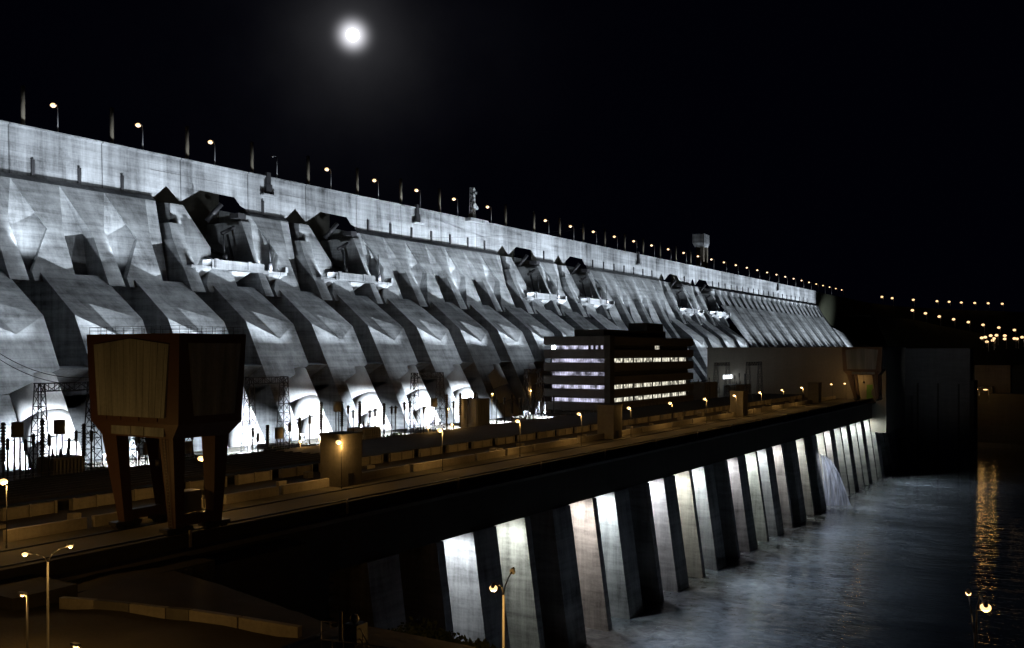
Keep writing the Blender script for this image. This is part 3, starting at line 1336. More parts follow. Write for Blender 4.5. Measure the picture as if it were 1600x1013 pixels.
# ------------------------------------------------------------------ gantry cranes
def gantry(t, a_len, b_len, D0, y0, bot=ZD):
    Wd = lambda a, b, z: V(D0 + a, y0 + b, z)
    top, lo = 2.7, -10.6
    mb = MB()
    mb.hexa([Wd(a_len - .6, .3, lo), Wd(.6, .3, lo), Wd(.6, b_len - .3, lo), Wd(a_len - .6, b_len - .3, lo),
             Wd(a_len, 0, top), Wd(0, 0, top), Wd(0, b_len, top), Wd(a_len, b_len, top)])
    # chamfered skirt
    mb.hexa([Wd(a_len - 2.6, .9, lo - 2.2), Wd(2.6, .9, lo - 2.2), Wd(2.6, b_len - 1.2, lo - 2.2), Wd(a_len - 2.6, b_len - 1.2, lo - 2.2),
             Wd(a_len - .6, .3, lo - .01), Wd(.6, .3, lo - .01), Wd(.6, b_len - .3, lo - .01), Wd(a_len - .6, b_len - .3, lo - .01)])
    mb.build('machine_house', 'crane', t)
    # corrugated panels: end face (faces along the dam) and long face (faces the river)
    mb = MB()
    n = 22

    def interp(pl_, t_):
        return pl_[0] + (pl_[1] - pl_[0]) * t_
    for i in range(n):
        t0, t1 = i / n, (i + 1) / n
        xt0, xt1 = interp((2.2, a_len - 2.0), t0), interp((2.2, a_len - 2.0), t1)
        xb0, xb1 = interp((3.4, a_len - 2.9), t0), interp((3.4, a_len - 2.9), t1)
        zt0 = 1.1 + .9 * (1 - abs(t0 * 2 - 1))
        zt1 = 1.1 + .9 * (1 - abs(t1 * 2 - 1))
        e = -.12 - .05 * (i % 2)
        mb.hexa([Wd(xb1, .3, lo + .9), Wd(xb1, e + .1, lo + .9), Wd(xb0, e + .1, lo + .9), Wd(xb0, .3, lo + .9),
                 Wd(xt1, .25, zt1), Wd(xt1, e, zt1), Wd(xt0, e, zt0), Wd(xt0, .25, zt0)])
    mb.build('end_cladding', 'panel', t)
    mb = MB()
    n = 14
    for i in range(n):
        t0, t1 = i / n, (i + 1) / n
        xt0, xt1 = interp((1.6, b_len - 1.2), t0), interp((1.6, b_len - 1.2), t1)
        xb0, xb1 = interp((3.0, b_len - 2.2), t0), interp((3.0, b_len - 2.2), t1)
        e = -.12 - .08 * (i % 2)
        mb.hexa([Wd(.5, xb0, lo + 1.2), Wd(e + .3, xb0, lo + 1.2), Wd(e + .3, xb1, lo + 1.2), Wd(.5, xb1, lo + 1.2),
                 Wd(.3, xt0, 1.3), Wd(e, xt0, 1.3), Wd(e, xt1, 1.3), Wd(.3, xt1, 1.3)])
    mb.build('side_cladding', 'panel', t)
    # name boards
    mb = MB()
    for (a, c) in ((4.0, 8.4), (8.6, 11.4), (11.6, 16.2)):
        mb.box(D0 + a, D0 + c, y0 + .45, y0 + .6, lo - 1.9, lo - .6 + (.5 if a == 8.6 else 0))
    mb.build('name_board', 'panel', t)
    # legs
    for (aa, bb) in ((0, 0), (0, 1), (1, 0), (1, 1)):
        mb = MB()
        a0, a1 = ((2.5, 5.6) if aa == 0 else (a_len - 6.0, a_len - 2.5))
        f0, f1 = ((2.0, 3.6) if aa == 0 else (a_len - 7.9, a_len - 6.4))
        b0, b1 = ((.9, 3.0) if bb == 0 else (b_len - 3.9, b_len - 1.2))
        g0, g1 = ((1.0, 2.5) if bb == 0 else (b_len - 4.6, b_len - 3.0))
        mb.hexa([Wd(f1, g0, bot + 1.2), Wd(f0, g0, bot + 1.2), Wd(f0, g1, bot + 1.2), Wd(f1, g1, bot + 1.2),
                 Wd(a1, b0, lo - 2.21), Wd(a0, b0, lo - 2.21), Wd(a0, b1, lo - 2.21), Wd(a1, b1, lo - 2.21)])
        lg = mb.build('leg', 'crane', t)
        mb = MB()
        for w in (-1.3, .2, 1.7):
            c = Wd((f0 + f1) / 2, (g0 + g1) / 2 + w, bot + .62)
            mb.tube(c + Vector((-.5, 0, 0)), c + Vector((.5, 0, 0)), .6, seg=12)
        mb.box(D0 + f0 - .1, D0 + f1 + .1, y0 + g0 - 1.6, y0 + g1 + 1.6, bot + .7, bot + 1.19)
        mb.build('wheel_truck', 'steel', lg)
    # sill beams between the legs
    mb = MB()
    for a in (2.2, a_len - 7.7):
        mb.box(D0 + a, D0 + a + 1.2, y0 + 2.55, y0 + b_len - 4.45, bot + 1.3, bot + 2.8)
    mb.build('sill_beam', 'crane', t)
    mb = MB()
    mb.box(D0 + 4, D0 + 6.4, y0 + b_len - 9, y0 + b_len - 5.2, bot + 2.81, bot + 6)
    mb.build('operator_cab', 'grey', t)
    mb = MB()
    x = D0 + a_len * .5
    mb.tube(V(x, y0 + 5, lo - 2.3), V(x, y0 + 5, lo - 6), .06, seg=5)
    mb.tube(V(x, y0 + 5, lo - 6), V(x, y0 + 5, lo - 7), .6, seg=8)
    mb.build('hoist_hook', 'steel', t)
    # roof handrail and a ladder down the near leg
    mb = MB()
    cs_ = [Wd(.3, .3, top), Wd(a_len - .3, .3, top), Wd(a_len - .3, b_len - .3, top), Wd(.3, b_len - .3, top)]
    for i in range(4):
        p_, q_ = cs_[i], cs_[(i + 1) % 4]
        for h in (.55, 1.1):
            mb.tube(p_ + Vector((0, 0, h)), q_ + Vector((0, 0, h)), .04, seg=4)
        n = int((q_ - p_).length / 2)
        for j in range(n):
            w = p_.lerp(q_, j / n)
            mb.tube(w, w + Vector((0, 0, 1.1)), .04, seg=4)
    mb.build('roof_handrail', 'steel', t)
    mb = MB()
    l0, l1 = Wd(2.9, .85, bot + 1.2), Wd(4.1, .55, lo - 2.2)
    for dx in (-.3, .3):
        mb.tube(l0 + Vector((dx, 0, 0)), l1 + Vector((dx, 0, 0)), .05, seg=4)
    for j in range(28):
        w = l0.lerp(l1, (j + .5) / 28)
        mb.tube(w + Vector((-.3, 0, 0)), w + Vector((.3, 0, 0)), .035, seg=4)
    mb.build('ladder', 'galv', t)
    mb = MB()
    for a in (5.2, 9.4, 13.6, 17.0):
        mb.box(D0 + a - .09, D0 + a + .09, y0 + .14, y0 + .29, lo + .3, top - 1.2)
    mb.build('stiffener', 'crane', t)


g = thing('gantry_crane', 'tall rust-orange gantry crane with ribbed beige panels standing on the near deck', 'gantry crane', V(123, 98, ZD))
gantry(g, 21.6, 12.6, 113.4, 92.4)
g = thing('gantry_crane', 'distant gantry crane with pale box parked beside the beige end building', 'gantry crane', V(111, 560, ZD))
gantry(g, 21.6, 12.6, 104.5, 556)


# ------------------------------------------------------------------ street lamps
def lamp_proto(name, h, arm, label, cat, bulb='sodium', lit=True, double=False, r=0.11, br=.42, base=.2, pm='galv'):
    t = thing(name, label, cat)
    mb = MB()
    mb.tube((0, 0, 0), (0, 0, h * .97), r * 1.3, r * .8, seg=8)
    mb.tube((0, 0, 0), (0, 0, .6), r * 2.2, r * 2.0, seg=8)
    mb.build('pole', pm, t)
    for sg in ((1, -1) if double else (1,)):
        mb = MB()
        pts = [Vector((0, 0, h * .95)), Vector((-.25 * arm * sg, 0, h * .985)), Vector((-.6 * arm * sg, 0, h * 1.0)), Vector((-arm * sg, 0, h * 1.0))]
        for a, c in zip(pts, pts[1:]):
            mb.tube(a, c, r * .7, seg=6)
        mb.build('arm', 'galv', t)
        mb = MB()
        x = -arm * sg
        mb.lbox(x - .45, x + .45, -.2, .2, h - .02, h + .16)
        hd = mb.build('lamp_head', 'grey', t)
        mb = MB()
        mb.ball((x, 0, h - .12), br, 12, 8, .75)
        mb.build('bulb', bulb if lit else 'dead', hd)
    return t


# crest lamps: 34 m apart
cl = lamp_proto('crest_lamp', 10.6, 2.6, '', 'street lamp', 'sodium_far', br=1.0, r=.2)
cl['group'] = 'street lamps along the dam crest'
cu = lamp_proto('crest_lamp', 10.6, 2.6, '', 'street lamp', lit=False, br=.3, r=.22)
cu['group'] = 'street lamps along the dam crest'
S0, DS = .000611, .0000539
SC = F * 303.5 / CS
used = {}
nl = 0
crest_positions = []
for k in range(0, 35):
    if k == 9:
        continue
    Z = SC * (S0 + DS * k)
    y = (Z - 303.5 * SN) / CS
    crest_positions.append((k, y))
for i, (k, y) in enumerate(crest_positions):
    pr = cu if k == 3 else cl
    loc = V(303.9, y, ZC1 + .01)
    if k == 3:
        lab = 'unlit street lamp on the dam crest among the glowing orange ones'
    else:
        lab = 'glowing orange street lamp on the dam crest, %s from the left' % ORD[i]
    if id(pr) not in used:
        used[id(pr)] = 1
        pr.location = loc
        pr['label'] = lab
        o = pr
    else:
        o = dup(pr, loc, lab)
    if k != 3 and k < 14:
        lamp_light('crest_light', 'POINT', loc + Vector((-2.6, 0, 10.1)), 8000, SODIUM, size=.4)

# embankment that carries the crest road on past the end of the concrete
mb = MB()
a0, a1 = YB + .1, YB + 330
for (y0_, y1_, z0_, z1_) in ((a0, a1, 73.7, 73.7),):
    mb.hexa([V(420, y0_, -40), V(322.2, y0_, -40), V(322.2, y1_, -40), V(420, y1_, -40),
             V(318, y0_, z0_), V(302.6, y0_, z0_), V(302.6, y1_, z1_), V(318, y1_, z1_)])
o = mb.build('approach_embankment', 'hill', kind='structure')

# tall vent posts on the crest
mb = MB()
mb.tube((0, 0, 0), (0, 0, 14), .72, .7, seg=12)
post = mb.build('vent_post', 'post')
post['category'] = 'vent post'
post['group'] = 'tall vent posts along the crest'
pi_ = 0
for k in range(0, 19):
    s = .000592 + .0000530 * k
    Z = SC * s
    y = (Z - 303.5 * SN) / CS
    o = post if k == 0 else post.copy()
    if k:
        col.objects.link(o)
    o.location = V(304.6, y, ZC1 + .01)
    o['label'] = 'tall weathered cylindrical vent post on the dam crest, %s from the left' % ORD[k]
    pi_ += 1

# antenna mast with dishes
p = pD(738, 343, 305)
mt = thing('antenna_mast', 'lattice radio mast with white dishes on the dam crest', 'radio mast', V(305, p.y, ZC1))
mb = MB()
q = V(305, p.y, ZC1)
mb.truss(q + Vector((0, 0, 0)), q + Vector((0, 0, 19)), (2.6, 2.0), 9, .14)
mb.build('lattice', 'galv', mt)
mb = MB()
for (dx, dy, dz, r) in ((1.5, 0, 8.6, 1.5), (1.4, 2.0, 7.6, 1.2), (1.4, -.9, 17.5, .9), (1.4, -.9, 14.2, .9), (1.4, 1.0, 16, .9), (1.4, -.6, 12, .7)):
    c = q + Vector((dx, dy, dz))
    mb.tube(c, c + Vector((.7, -.2, 0)), r, r * .9, seg=16)
mb.build('dish', 'crest', mt)
mb = MB()
mb.lbox(q.x - 1.6, q.x + 1.6, q.y - 1.6, q.y + 1.6, q.z + .01, q.z + 4)
mb.build('base_hut', 'power', mt)
lamp_light('mast_light', 'SPOT', q + Vector((12, -6, -1)), 12000, FLOOD, target=q + Vector((0, 0, 14)), cone=60, blend=.8)

# lift tower on the crest
y = uD(1100, 306)
tw = thing('lift_tower', 'square concrete tower with overhanging head on the dam crest', 'tower', V(306, y, ZC1))
for (a, c, d, e) in ((307, 310, y + 1, y + 4), (307, 310, y + 10, y + 13), (310.01, 315, y + 4.1, y + 9.9)):
    mb = MB()
    mb.box(a, c, d, e, ZC1 + .01, 94.5)
    mb.build('tower_shaft', 'post', tw)
mb = MB()
mb.hexa([V(315, y + 1, 94.51), V(307, y + 1, 94.51), V(307, y + 13, 94.51), V(315, y + 13, 94.51),
         V(317, y, 98), V(306, y, 98), V(306, y + 14, 98), V(317, y + 14, 98)])
mb.box(306, 317, y, y + 14, 98.01, 106)
mb.build('tower_head', 'crest', tw)
lamp_light('tower_light', 'SPOT', V(296, y + 45, 80), 14000, FLOOD, target=V(306, y + 8, 101), cone=40, blend=.6)

# deck lamps
dl = lamp_proto('deck_lamp', 9.2, .8, '', 'street lamp', 'sodium', r=.07, br=.55, pm='steel')
dl['group'] = 'lamps along the powerhouse roof road'
Zc = F * 128.6 / CS
yk0 = (Zc / (1728 - 812) - 128.6 * SN) / CS
cnt = 0
for k in range(-5, 9):
    y = yk0 + 34 * k
    if y > YW - 4:
        continue
    loc = V(128.5, y, ZD + .01)
    lab = 'short glowing orange lamp on the powerhouse roof, %s of the row from the left' % ORD[cnt]
    if cnt == 0:
        dl.location = loc
        dl['label'] = lab
    else:
        dup(dl, loc, lab)
    lamp_light('deck_light', 'POINT', loc + Vector((.0, 0, 8.6)), E_DECK, SODIUM, size=.35)
    cnt += 1
# three lamps at the end by the green door
for i, (u, v) in enumerate(((1301, 598.6), (1322, 596), (1341, 594))):
    q = pD(u, v, 120 + 4 * (2 - i))
    lab = ['left', 'middle', 'right'][i] + ' lamp of the three bright lamps near the green door'
    o = dup(dl, V(120 + 4 * (2 - i), q.y, ZD + .01), lab)
    lamp_light('deck_light', 'POINT', q, E_DECK * .35, SODIUM, size=.35)
# yard bulkhead lamps among the transformers
for i, (u, v, D) in enumerate(((469, 690.7, 183), (499.7, 687, 183), (669, 668.5, 183), (706, 664, 183), (768.7, 616, 200), (828.7, 611, 205), (700, 640, 196))):
    q = pD(u, v, D)
    base_z = -28.45
    t = thing('yard_lamp', 'small orange yard lamp among the switchgear, %s from the left' % ORD[i if i < 6 else 4] if i < 6 else 'small yard lamp on the lattice portal left of the grey kiosk',
              'yard lamp', (q.x, q.y, base_z + EYE), 'yard lamps by the transformers')
    mb = MB()
    mb.tube((q.x, q.y, base_z + EYE), (q.x, q.y, q.z - .3), .1, seg=6)
    mb.build('pole', 'galv', t)
    mb = MB()
    mb.ball(q, .36, 10, 6)
    mb.build('bulb', 'sodium', t)
    lamp_light('yard_light', 'POINT', q + Vector((.6, 0, .3)), 900, SODIUM, size=.3)


# foreground lamps (double arm)
def fg_lamp(u, v, Z, basez, label, span, heading, u2=None, v2=None, lit2=True, energy=E_STREET, br=.26):
    a = pZ(u, v, Z)
    c = pZ(u2, v2, Z + heading)
    mid = (a + c) / 2
    top = min(a.z, c.z) - .9
    t = thing('street_lamp', label, 'street lamp', (mid.x, mid.y, basez))
    mb = MB()
    mb.tube((mid.x, mid.y, basez), (mid.x, mid.y, top), .14, .08, seg=10)
    mb.build('pole', 'grey', t)
    for i, e in enumerate((a, c)):
        mb = MB()
        pts = [Vector((mid.x, mid.y, top)), mid.lerp(e, .18) + Vector((0, 0, -.35)), mid.lerp(e, .5), e + Vector((0, 0, .05))]
        pts[1].z = top + .55 * (e.z - top)
        pts[2].z = top + .85 * (e.z - top)
        for p_, q_ in zip(pts, pts[1:]):
            mb.tube(p_, q_, .05, seg=6)
        mb.build('arm', 'steel', t)
        d = (e - mid)
        d.z = 0
        d.normalize()
        mb = MB()
        mb.tube(e - d * .35 + Vector((0, 0, .1)), e + d * .3 + Vector((0, 0, .12)), .17, .12, seg=8)
        hd = mb.build('lamp_head', 'grey', t)
        mb = MB()
        mb.ball(e + Vector((0, 0, -.05)), br if i == 0 else min(br, .2), 12, 8, .8)
        mb.build('bulb', 'sodium' if (i == 0 or lit2) else 'dead', hd)
        if i == 0 or lit2:
            lamp_light('street_light', 'POINT', e + Vector((0, 0, -.35)), energy, SODIUM, size=.2)
    return t


fg_lamp(39, 865, 84, -29 + EYE, 'double-armed street lamp with two glowing heads at the lower left', 4, 1.5, 110, 853)
fg_lamp(771, 918, 62, -32 + EYE, 'double-armed street lamp in front of the lit piers with one glowing and one dark head', 3, 6, 801, 893, False, 1600)
fg_lamp(1540, 948, 50, -28 + EYE, 'brightest street lamp at the lower right over the dark river', 3, 22, 1513, 926, True, 450, .27)
for i, (u, v, Z, lb) in enumerate(((35, 928, 92, 'low glowing street lamp at the left edge below the double-armed lamp'),
                                   (118, 1008, 80, 'glowing street lamp head at the bottom edge, lower left'))):
    q = pZ(u, v, Z)
    t = lamp_proto('street_lamp', 6.0 if i == 0 else 5.2, .8, lb, 'street lamp', br=.2)
    t.location = (q.x + .8, q.y, q.z - (6.0 if i == 0 else 5.2))
    lamp_light('street_light', 'POINT', q + Vector((0, 0, -.4)), E_STREET, SODIUM, size=.2)

# far lamps on the hills
FAR = [(1378, 464), (1394, 466), (1427, 468.6), (1464, 470.7), (1483, 471.7), (1502, 472.8), (1523, 473.5), (1544, 474), (1566, 474.8)]
ROW2 = [(1425.6, 485), (1446, 489.7), (1467.6, 494.7), (1490, 499), (1513, 503.4), (1536, 507.7), (1560.6, 512), (1585, 515.8)]
CLU = [(1534, 528), (1539.5, 527), (1548, 524.5), (1557, 524), (1570, 524.5), (1570, 529.6), (1553, 529), (1551, 532), (1542, 534), (1585, 529), (1589, 529.5), (1597, 527)]
fl = None
for (lst, Z0, rowname) in ((FAR, 1500, 'upper row of hill lamps'), (ROW2, 1250, 'sloping lower row of hill lamps'), (CLU, 1150, 'cluster of distant lamps at the right edge')):
    for i, (u, v) in enumerate(lst):
        q = pZ(u, v, Z0 + i * 6)
        h = 12.0
        if fl is None:
            fl = lamp_proto('hill_lamp', h, 1.8, '', 'street lamp', 'sodium_far', br=2.0, r=.3)
            fl['group'] = 'distant street lamps on the hills'
            o = fl
        else:
            o = dup(fl, (0, 0, 0))
        o.location = (q.x + 1.8, q.y, q.z - h)
        o['label'] = 'distant orange lamp, %s in the %s' % (ORD[i], rowname)
# embankments under those rows
mb = MB()
for lst, Z0 in ((FAR, 1500), (ROW2, 1250)):
    pts = [pZ(u, v, Z0 + i * 6) for i, (u, v) in enumerate([(lst[0][0] - 60, lst[0][1] - 8)] + lst + [(1680, lst[-1][1] + 6)])]
    for a, c in zip(pts, pts[1:]):
        dv = Vector((-80, 60, 0))
        mb.face([(a.x, a.y, a.z - 12), (c.x, c.y, c.z - 12), (c.x + 60, c.y - 60, 0), (a.x + 60, a.y - 60, 0)])
        mb.face([(a.x, a.y, a.z - 12), (c.x, c.y, c.z - 12), (c.x + dv.x, c.y + dv.y, c.z - 12), (a.x + dv.x, a.y + dv.y, a.z - 12)])
mb.build('rockfill_embankment', 'hill', kind='structure')

# lit landing on the far right
ld = thing('river_landing', 'small lamp-lit concrete landing building across the river at the right', 'building', pZ(1540, 640, 760))
c = pZ(1540, 615, 760)
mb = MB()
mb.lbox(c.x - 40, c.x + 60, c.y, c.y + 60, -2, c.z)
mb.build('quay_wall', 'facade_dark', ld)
mb = MB()
mb.lbox(c.x - 10, c.x + 16, c.y + 20, c.y + 40, c.z + .01, c.z + 22)
mb.lbox(c.x - 16, c.x - 12, c.y + 6, c.y + 12, c.z + .01, c.z + 26)
mb.lbox(c.x - 8, c.x + 4, c.y + 10, c.y + 18, c.z + .01, c.z + 5)
mb.build('hut_wall', 'facade', ld)
for i, (u, v) in enumerate(((1522, 609.5), (1530, 608.5), (1545, 609))):
    q = pZ(u, v, 742)
    o = dup(dl, (q.x, q.y, q.z - 9.2), ['left', 'middle', 'right'][i] + ' of the three orange lamps on the far river landing')
    o.scale = (3, 3, 1)
    lamp_light('landing_light', 'POINT', q + Vector((3, -4, 0)), 1300, SODIUM, size=.8)


# ------------------------------------------------------------------ switchyard equipment
def portal(u0, u1, vt, D, label):
    y0, y1 = uD(u0, D), uD(u1, D)
    top = pD(u0, vt, D).z
    t = thing('lattice_portal', label, 'lattice portal', (-D, y0, -28.5 + EYE), 'steel lattice portals in the switchyard')
    mb = MB()
    mb.truss((-D, y0, top - 1), (-D, y1, top - 1), 1.8, max(4, int((y1 - y0) / 2.2)), .13)
    mb.build('crossbeam', 'steel', t)
    for y in (y0 + .9, y1 - .9):
        mb = MB()
        mb.truss((-D, y, -28.5 + EYE), (-D, y, top), (3.4, 1.5), 8, .13)
        mb.build('lattice_leg', 'steel', t)
    return t


portal(56, 150, 599, 206, 'lattice portal partly hidden behind the left side of the gantry crane')
portal(386, 447, 590, 206, 'lattice portal just right of the gantry crane, in front of the white pipes')
portal(645, 690, 583, 206, 'lattice portal in front of the penstocks left of the grey kiosk')
portal(822, 846, 577, 206, 'narrow lattice portal touching the left side of the office block')
portal(1118, 1138, 567, 186, 'left lattice portal in front of the beige end building')
portal(1168, 1188, 566, 173, 'right lattice portal in front of the beige end building')
portal(210, 292, 606, 200, 'lattice portal seen between the legs of the gantry crane')


def tower_pole(u, vt, D, kind, label, w=.35):
    y = uD(u, D)
    top = pD(u, vt, D).z
    bz = -28.5 + EYE
    x = -D
    if kind == 'drum':
        t = thing('line_trap', label, 'line trap', (x, y, bz), 'drum shaped line traps')
        mb = MB()
        for dy in (-.6, .6):
            mb.tube((x, y + dy, bz), (x, y + dy, top - 3), .16, seg=6)
        mb.build('support_post', 'steel', t)
        mb = MB()
        mb.tube((x, y, top - 3), (x, y, top), 1.15, seg=14)
        mb.build('drum', 'grey', t)
    elif kind == 'arrester':
        t = thing('surge_arrester', label, 'surge arrester', (x, y, bz), 'dark insulator columns')
        mb = MB()
        h = top - bz
        mb.tube((x, y, bz), (x, y, bz + h * .45), .22, seg=6)
        mb.build('support_post', 'steel', t)
        mb = MB()
        n = 12
        for i in range(n):
            z0 = bz + h * (.45 + .55 * i / n)
            z1 = bz + h * (.45 + .55 * (i + 1) / n)
            mb.tube((x, y, z0), (x, y, z1), .58, .3, seg=10)
        mb.build('insulator', 'steel', t)
    else:
        t = thing('breaker_pole', label, 'circuit breaker pole', (x, y, bz), 'thin switchgear poles')
        mb = MB()
        mb.tube((x, y, bz), (x, y, top), .2, .14, seg=6)
        mb.build('support_post', 'steel', t)
        mb = MB()
        mb.tube((x, y - 1.2, top - .6), (x, y + 1.2, top - .6), .12, seg=6)
        mb.tube((x, y, top - 2.5), (x, y, top - .2), .35, seg=8)
        mb.build('contact_head', 'steel', t)
    return t


eq = [(12, 684, 'breaker'), (40, 686, 'breaker'), (108, 684, 'breaker'), (131, 662, 'arrester'), (403, 676, 'breaker'), (418, 664, 'arrester'), (436, 668, 'drum'),
      (452, 660, 'breaker'), (468, 652, 'breaker'), (484, 648, 'breaker'), (544, 633, 'breaker'), (600, 630, 'arrester'), (632, 628, 'breaker'), (641, 626, 'breaker'),
      (662, 634, 'breaker'), (678, 622, 'drum'), (709, 626, 'breaker'), (731, 622, 'breaker'), (776, 624, 'breaker'), (800, 616, 'arrester'), (834, 612, 'breaker'),
      (5, 660, 'arrester'), (27, 660, 'drum'), (52, 677, 'breaker'), (66, 655, 'arrester'), (77, 678, 'breaker'), (93, 656, 'drum'), (119, 672, 'breaker'),
      (143, 672, 'breaker'), (217, 676, 'breaker'), (231, 690, 'drum'), (292, 690, 'drum'), (300, 672, 'breaker'), (395, 668, 'breaker'),
      (502, 628, 'arrester'), (527, 627, 'drum'), (534, 627, 'arrester'), (552, 640, 'breaker'), (562, 627, 'arrester'), (578, 640, 'breaker'), (586, 638, 'breaker'),
      (612, 634, 'breaker'), (618, 634, 'breaker'), (698, 616, 'arrester'), (719, 614, 'arrester'), (743, 613, 'arrester'), (788, 621, 'breaker'), (812, 620, 'breaker'),
      (865, 618, 'breaker'), (1108, 590, 'breaker'), (1148, 586, 'breaker'), (1155, 583, 'breaker'), (1164, 584, 'arrester')]
kn = {'drum': 'round drum on twin posts', 'arrester': 'dark ribbed insulator column', 'breaker': 'thin switchgear pole'}
kc = {}
eq.sort()
for (u, v, k) in eq:
    kc[k] = kc.get(k, 0) + 1
    tower_pole(u, v, 186 + (u * 7 % 11) if u < 1100 else 182.5, k, '%s in the switchyard, %s of its kind from the left' % (kn[k], ORD[kc[k] - 1]))


def ybox(u0, u1, vt, D, dep, label, name='transformer', mat='grey'):
    y0, y1 = uD(u0, D), uD(u1, D)
    top = pD(u0, vt, D).z - EYE
    t = thing(name, label, name.replace('_', ' '), V(D, y0, -28.5))
    mb = MB()
    mb.box(D, D + dep, y0, y1, -28.49, top)
    mb.build('tank', mat, t)
    mb = MB()
    n = 8
    for i in range(n):
        a = y0 + (y1 - y0) * (i + .2) / n
        mb.box(D - .5, D - .01, a, a + (y1 - y0) / n * .5, -28.3, top - .4)
    mb.build('radiator_fin', mat, t)
    mb = MB()
    for i in (.25, .5, .75):
        a = V(D + dep / 2, y0 + (y1 - y0) * i, top)
        mb.tube(a, a + Vector((0, 0, 1.8)), .35, .12, seg=8)
    mb.build('bushing', 'steel', t)
    return t


ybox(84, 130, 717, 186, 6, 'low pale transformer at the far left in front of the white pipes')
ybox(566, 594, 670, 188, 6, 'low transformer in the yard right of the nearest access tower')
ybox(744, 764, 624, 186, 7, 'tall dark grey kiosk with a lamp beside it in front of the penstocks', 'control_kiosk', 'grey')
ybox(1100, 1120, 598, 186, 10, 'transformer in front of the left end of the beige building')
ybox(1150, 1172, 602, 182, 8, 'transformer below the right lattice portal')
# boundary fence of the yard
fn = thing('yard_fence', 'thin railing along the edge of the transformer yard', 'railing', V(182.5, 300, -25.2))
mb = MB()
for z in (-24.1, -24.7):
    mb.tube(V(180.4, 60, z), V(180.4, 560, z), .05, seg=4)
for k in range(125):
    mb.tube(V(180.4, 60 + 4 * k, -25.2), V(180.4, 60 + 4 * k, -24.0), .05, seg=4)
mb.build('rail', 'galv', fn)
# bushes along the roof edge
def bush(name, c, r, n, label, cat='bush', leafs=.45):
    mb = MB()
    for i in range(n):
        d = Vector((random.gauss(0, 1), random.gauss(0, 1), abs(random.gauss(0, .8))))
        d.normalize()
        q = Vector(c) + Vector((d.x * r[0], d.y * r[1], d.z * r[2])) * random.uniform(.45, 1.05)
        a = Vector((random.gauss(0, 1), random.gauss(0, 1), random.gauss(0, 1))).normalized()
        e = a.orthogonal().normalized()
        s_ = leafs * random.uniform(.6, 1.3)
        mb.face([q - a * s_, q + e * s_ * .5, q + a * s_, q - e * s_ * .5])
    o = mb.build(name, 'leaf')
    o['label'] = label
    o['category'] = cat
    return o


for i, (u, D, rr) in enumerate(((150, 182.6, 5), (300, 182.6, 7), (350, 182.6, 6), (430, 182.6, 6), (620, 182.6, 6))):
    y = uD(u, D)
    bush('bush', V(D, y, -26.5), (1.4, rr, 2.0), 500, ['leafy bush on the roof edge under the crane box', 'leafy bush seen between the crane legs', 'leafy bush right behind the right crane leg',
         'low bush at the foot of the lattice portal right of the crane', 'low bush on the roof edge left of the penstock portal'][i], leafs=.4)

# overhead wires across the valley
for i, (a, c) in enumerate(((pD(-30, 531, 250), pD(140, 590, 206)), (pD(-30, 540, 250), pD(138, 600, 206)), (pD(600, 372, 280), pD(960, 350, 330)), (pD(640, 392, 280), pD(900, 358, 330)))):
    mb = MB()
    n = 16
    pr_ = None
    for j in range(n + 1):
        t_ = j / n
        q = a.lerp(c, t_)
        q.z -= 4 * t_ * (1 - t_) * 3
        if pr_ is not None:
            mb.tube(pr_, q, .09, seg=4, cap=False)
        pr_ = q
    o = mb.build('overhead_wire', 'steel')
    o['label'] = ['upper thin power line crossing the dam face at the left edge', 'lower thin power line crossing the dam face at the left edge',
                  'upper thin power line in front of the crest wall near the mast', 'lower thin power line in front of the crest wall near the mast'][i]
    o['category'] = 'power line'

# lit sign near the end building
sg = thing('lit_sign', 'small bright white lit sign in front of the beige building', 'sign', V(196, uD(1137, 196), -28.5))
y0, y1 = uD(1131, 196), uD(1145, 196)
zt, zb_ = pD(1137, 586, 196).z - EYE, pD(1137, 592, 196).z - EYE
mb = MB()
mb.box(196, 196.5, y0, y1, zb_, zt)
mb.build('sign_panel', 'signw', sg)
mb = MB()
for y in (y0 + 1, y1 - 1):
    mb.tube(V(196.2, y, -28.5), V(196.2, y, zb_), .15, seg=6)
mb.build('sign_post', 'steel', sg)

# ------------------------------------------------------------------ water jet
jy = uD(1280, 113) + 2
jt = MB()
prof = []
nS, nW = 22, 12
y0 = uD(1281, 112.6)
za = -47.5
grid_pts = []
for i in range(nS + 1):
    t_ = i / nS
    row = []
    for j in range(nW + 1):
        w = j / nW
        reach = (2 + 10 * w)
        Dx = 112.8 - reach * t_
        z_ = za + 1.5 * t_ * w - (72 - 47.5 + .3 + 1.5 * w) * t_ ** 1.9
        yy_ = y0 + w * 1.5 + (3 + 6 * w) * t_ + .5 * math.sin(j * 2.1 + t_ * 5) * t_
        row.append(V(Dx, yy_, max(z_, -71.6)))
    grid_pts.append(row)
for i in range(nS):
    for j in range(nW):
        jt.face([grid_pts[i][j], grid_pts[i + 1][j], grid_pts[i + 1][j + 1], grid_pts[i][j + 1]], True)
o = jt.build('water_jet', 'jet')
o['label'] = 'white jet of water gushing from between the piers into the river'
o['category'] = 'water jet'
lamp_light('pier_light', 'SPOT', V(108, y0 - 16, -38), 24000, (.8, .85, 1), target=V(106, y0 + 6, -62), size=.5, cone=50, blend=.7)  # added spot without a fixture, to brighten the jet

lamp_light('far_wall_spot', 'SPOT', V(205, YB + 10, -25), 1.6e6, FLOOD, target=V(285, YB + 45, 12), size=1, cone=46, blend=.9)
lamp_light('far_wall_spot', 'SPOT', V(84, 598, -8), 3.5e3, FLOOD, target=V(92, 662, -8), size=1, cone=80, blend=1.0)  # added weak spot without a fixture, to bring up the wing wall

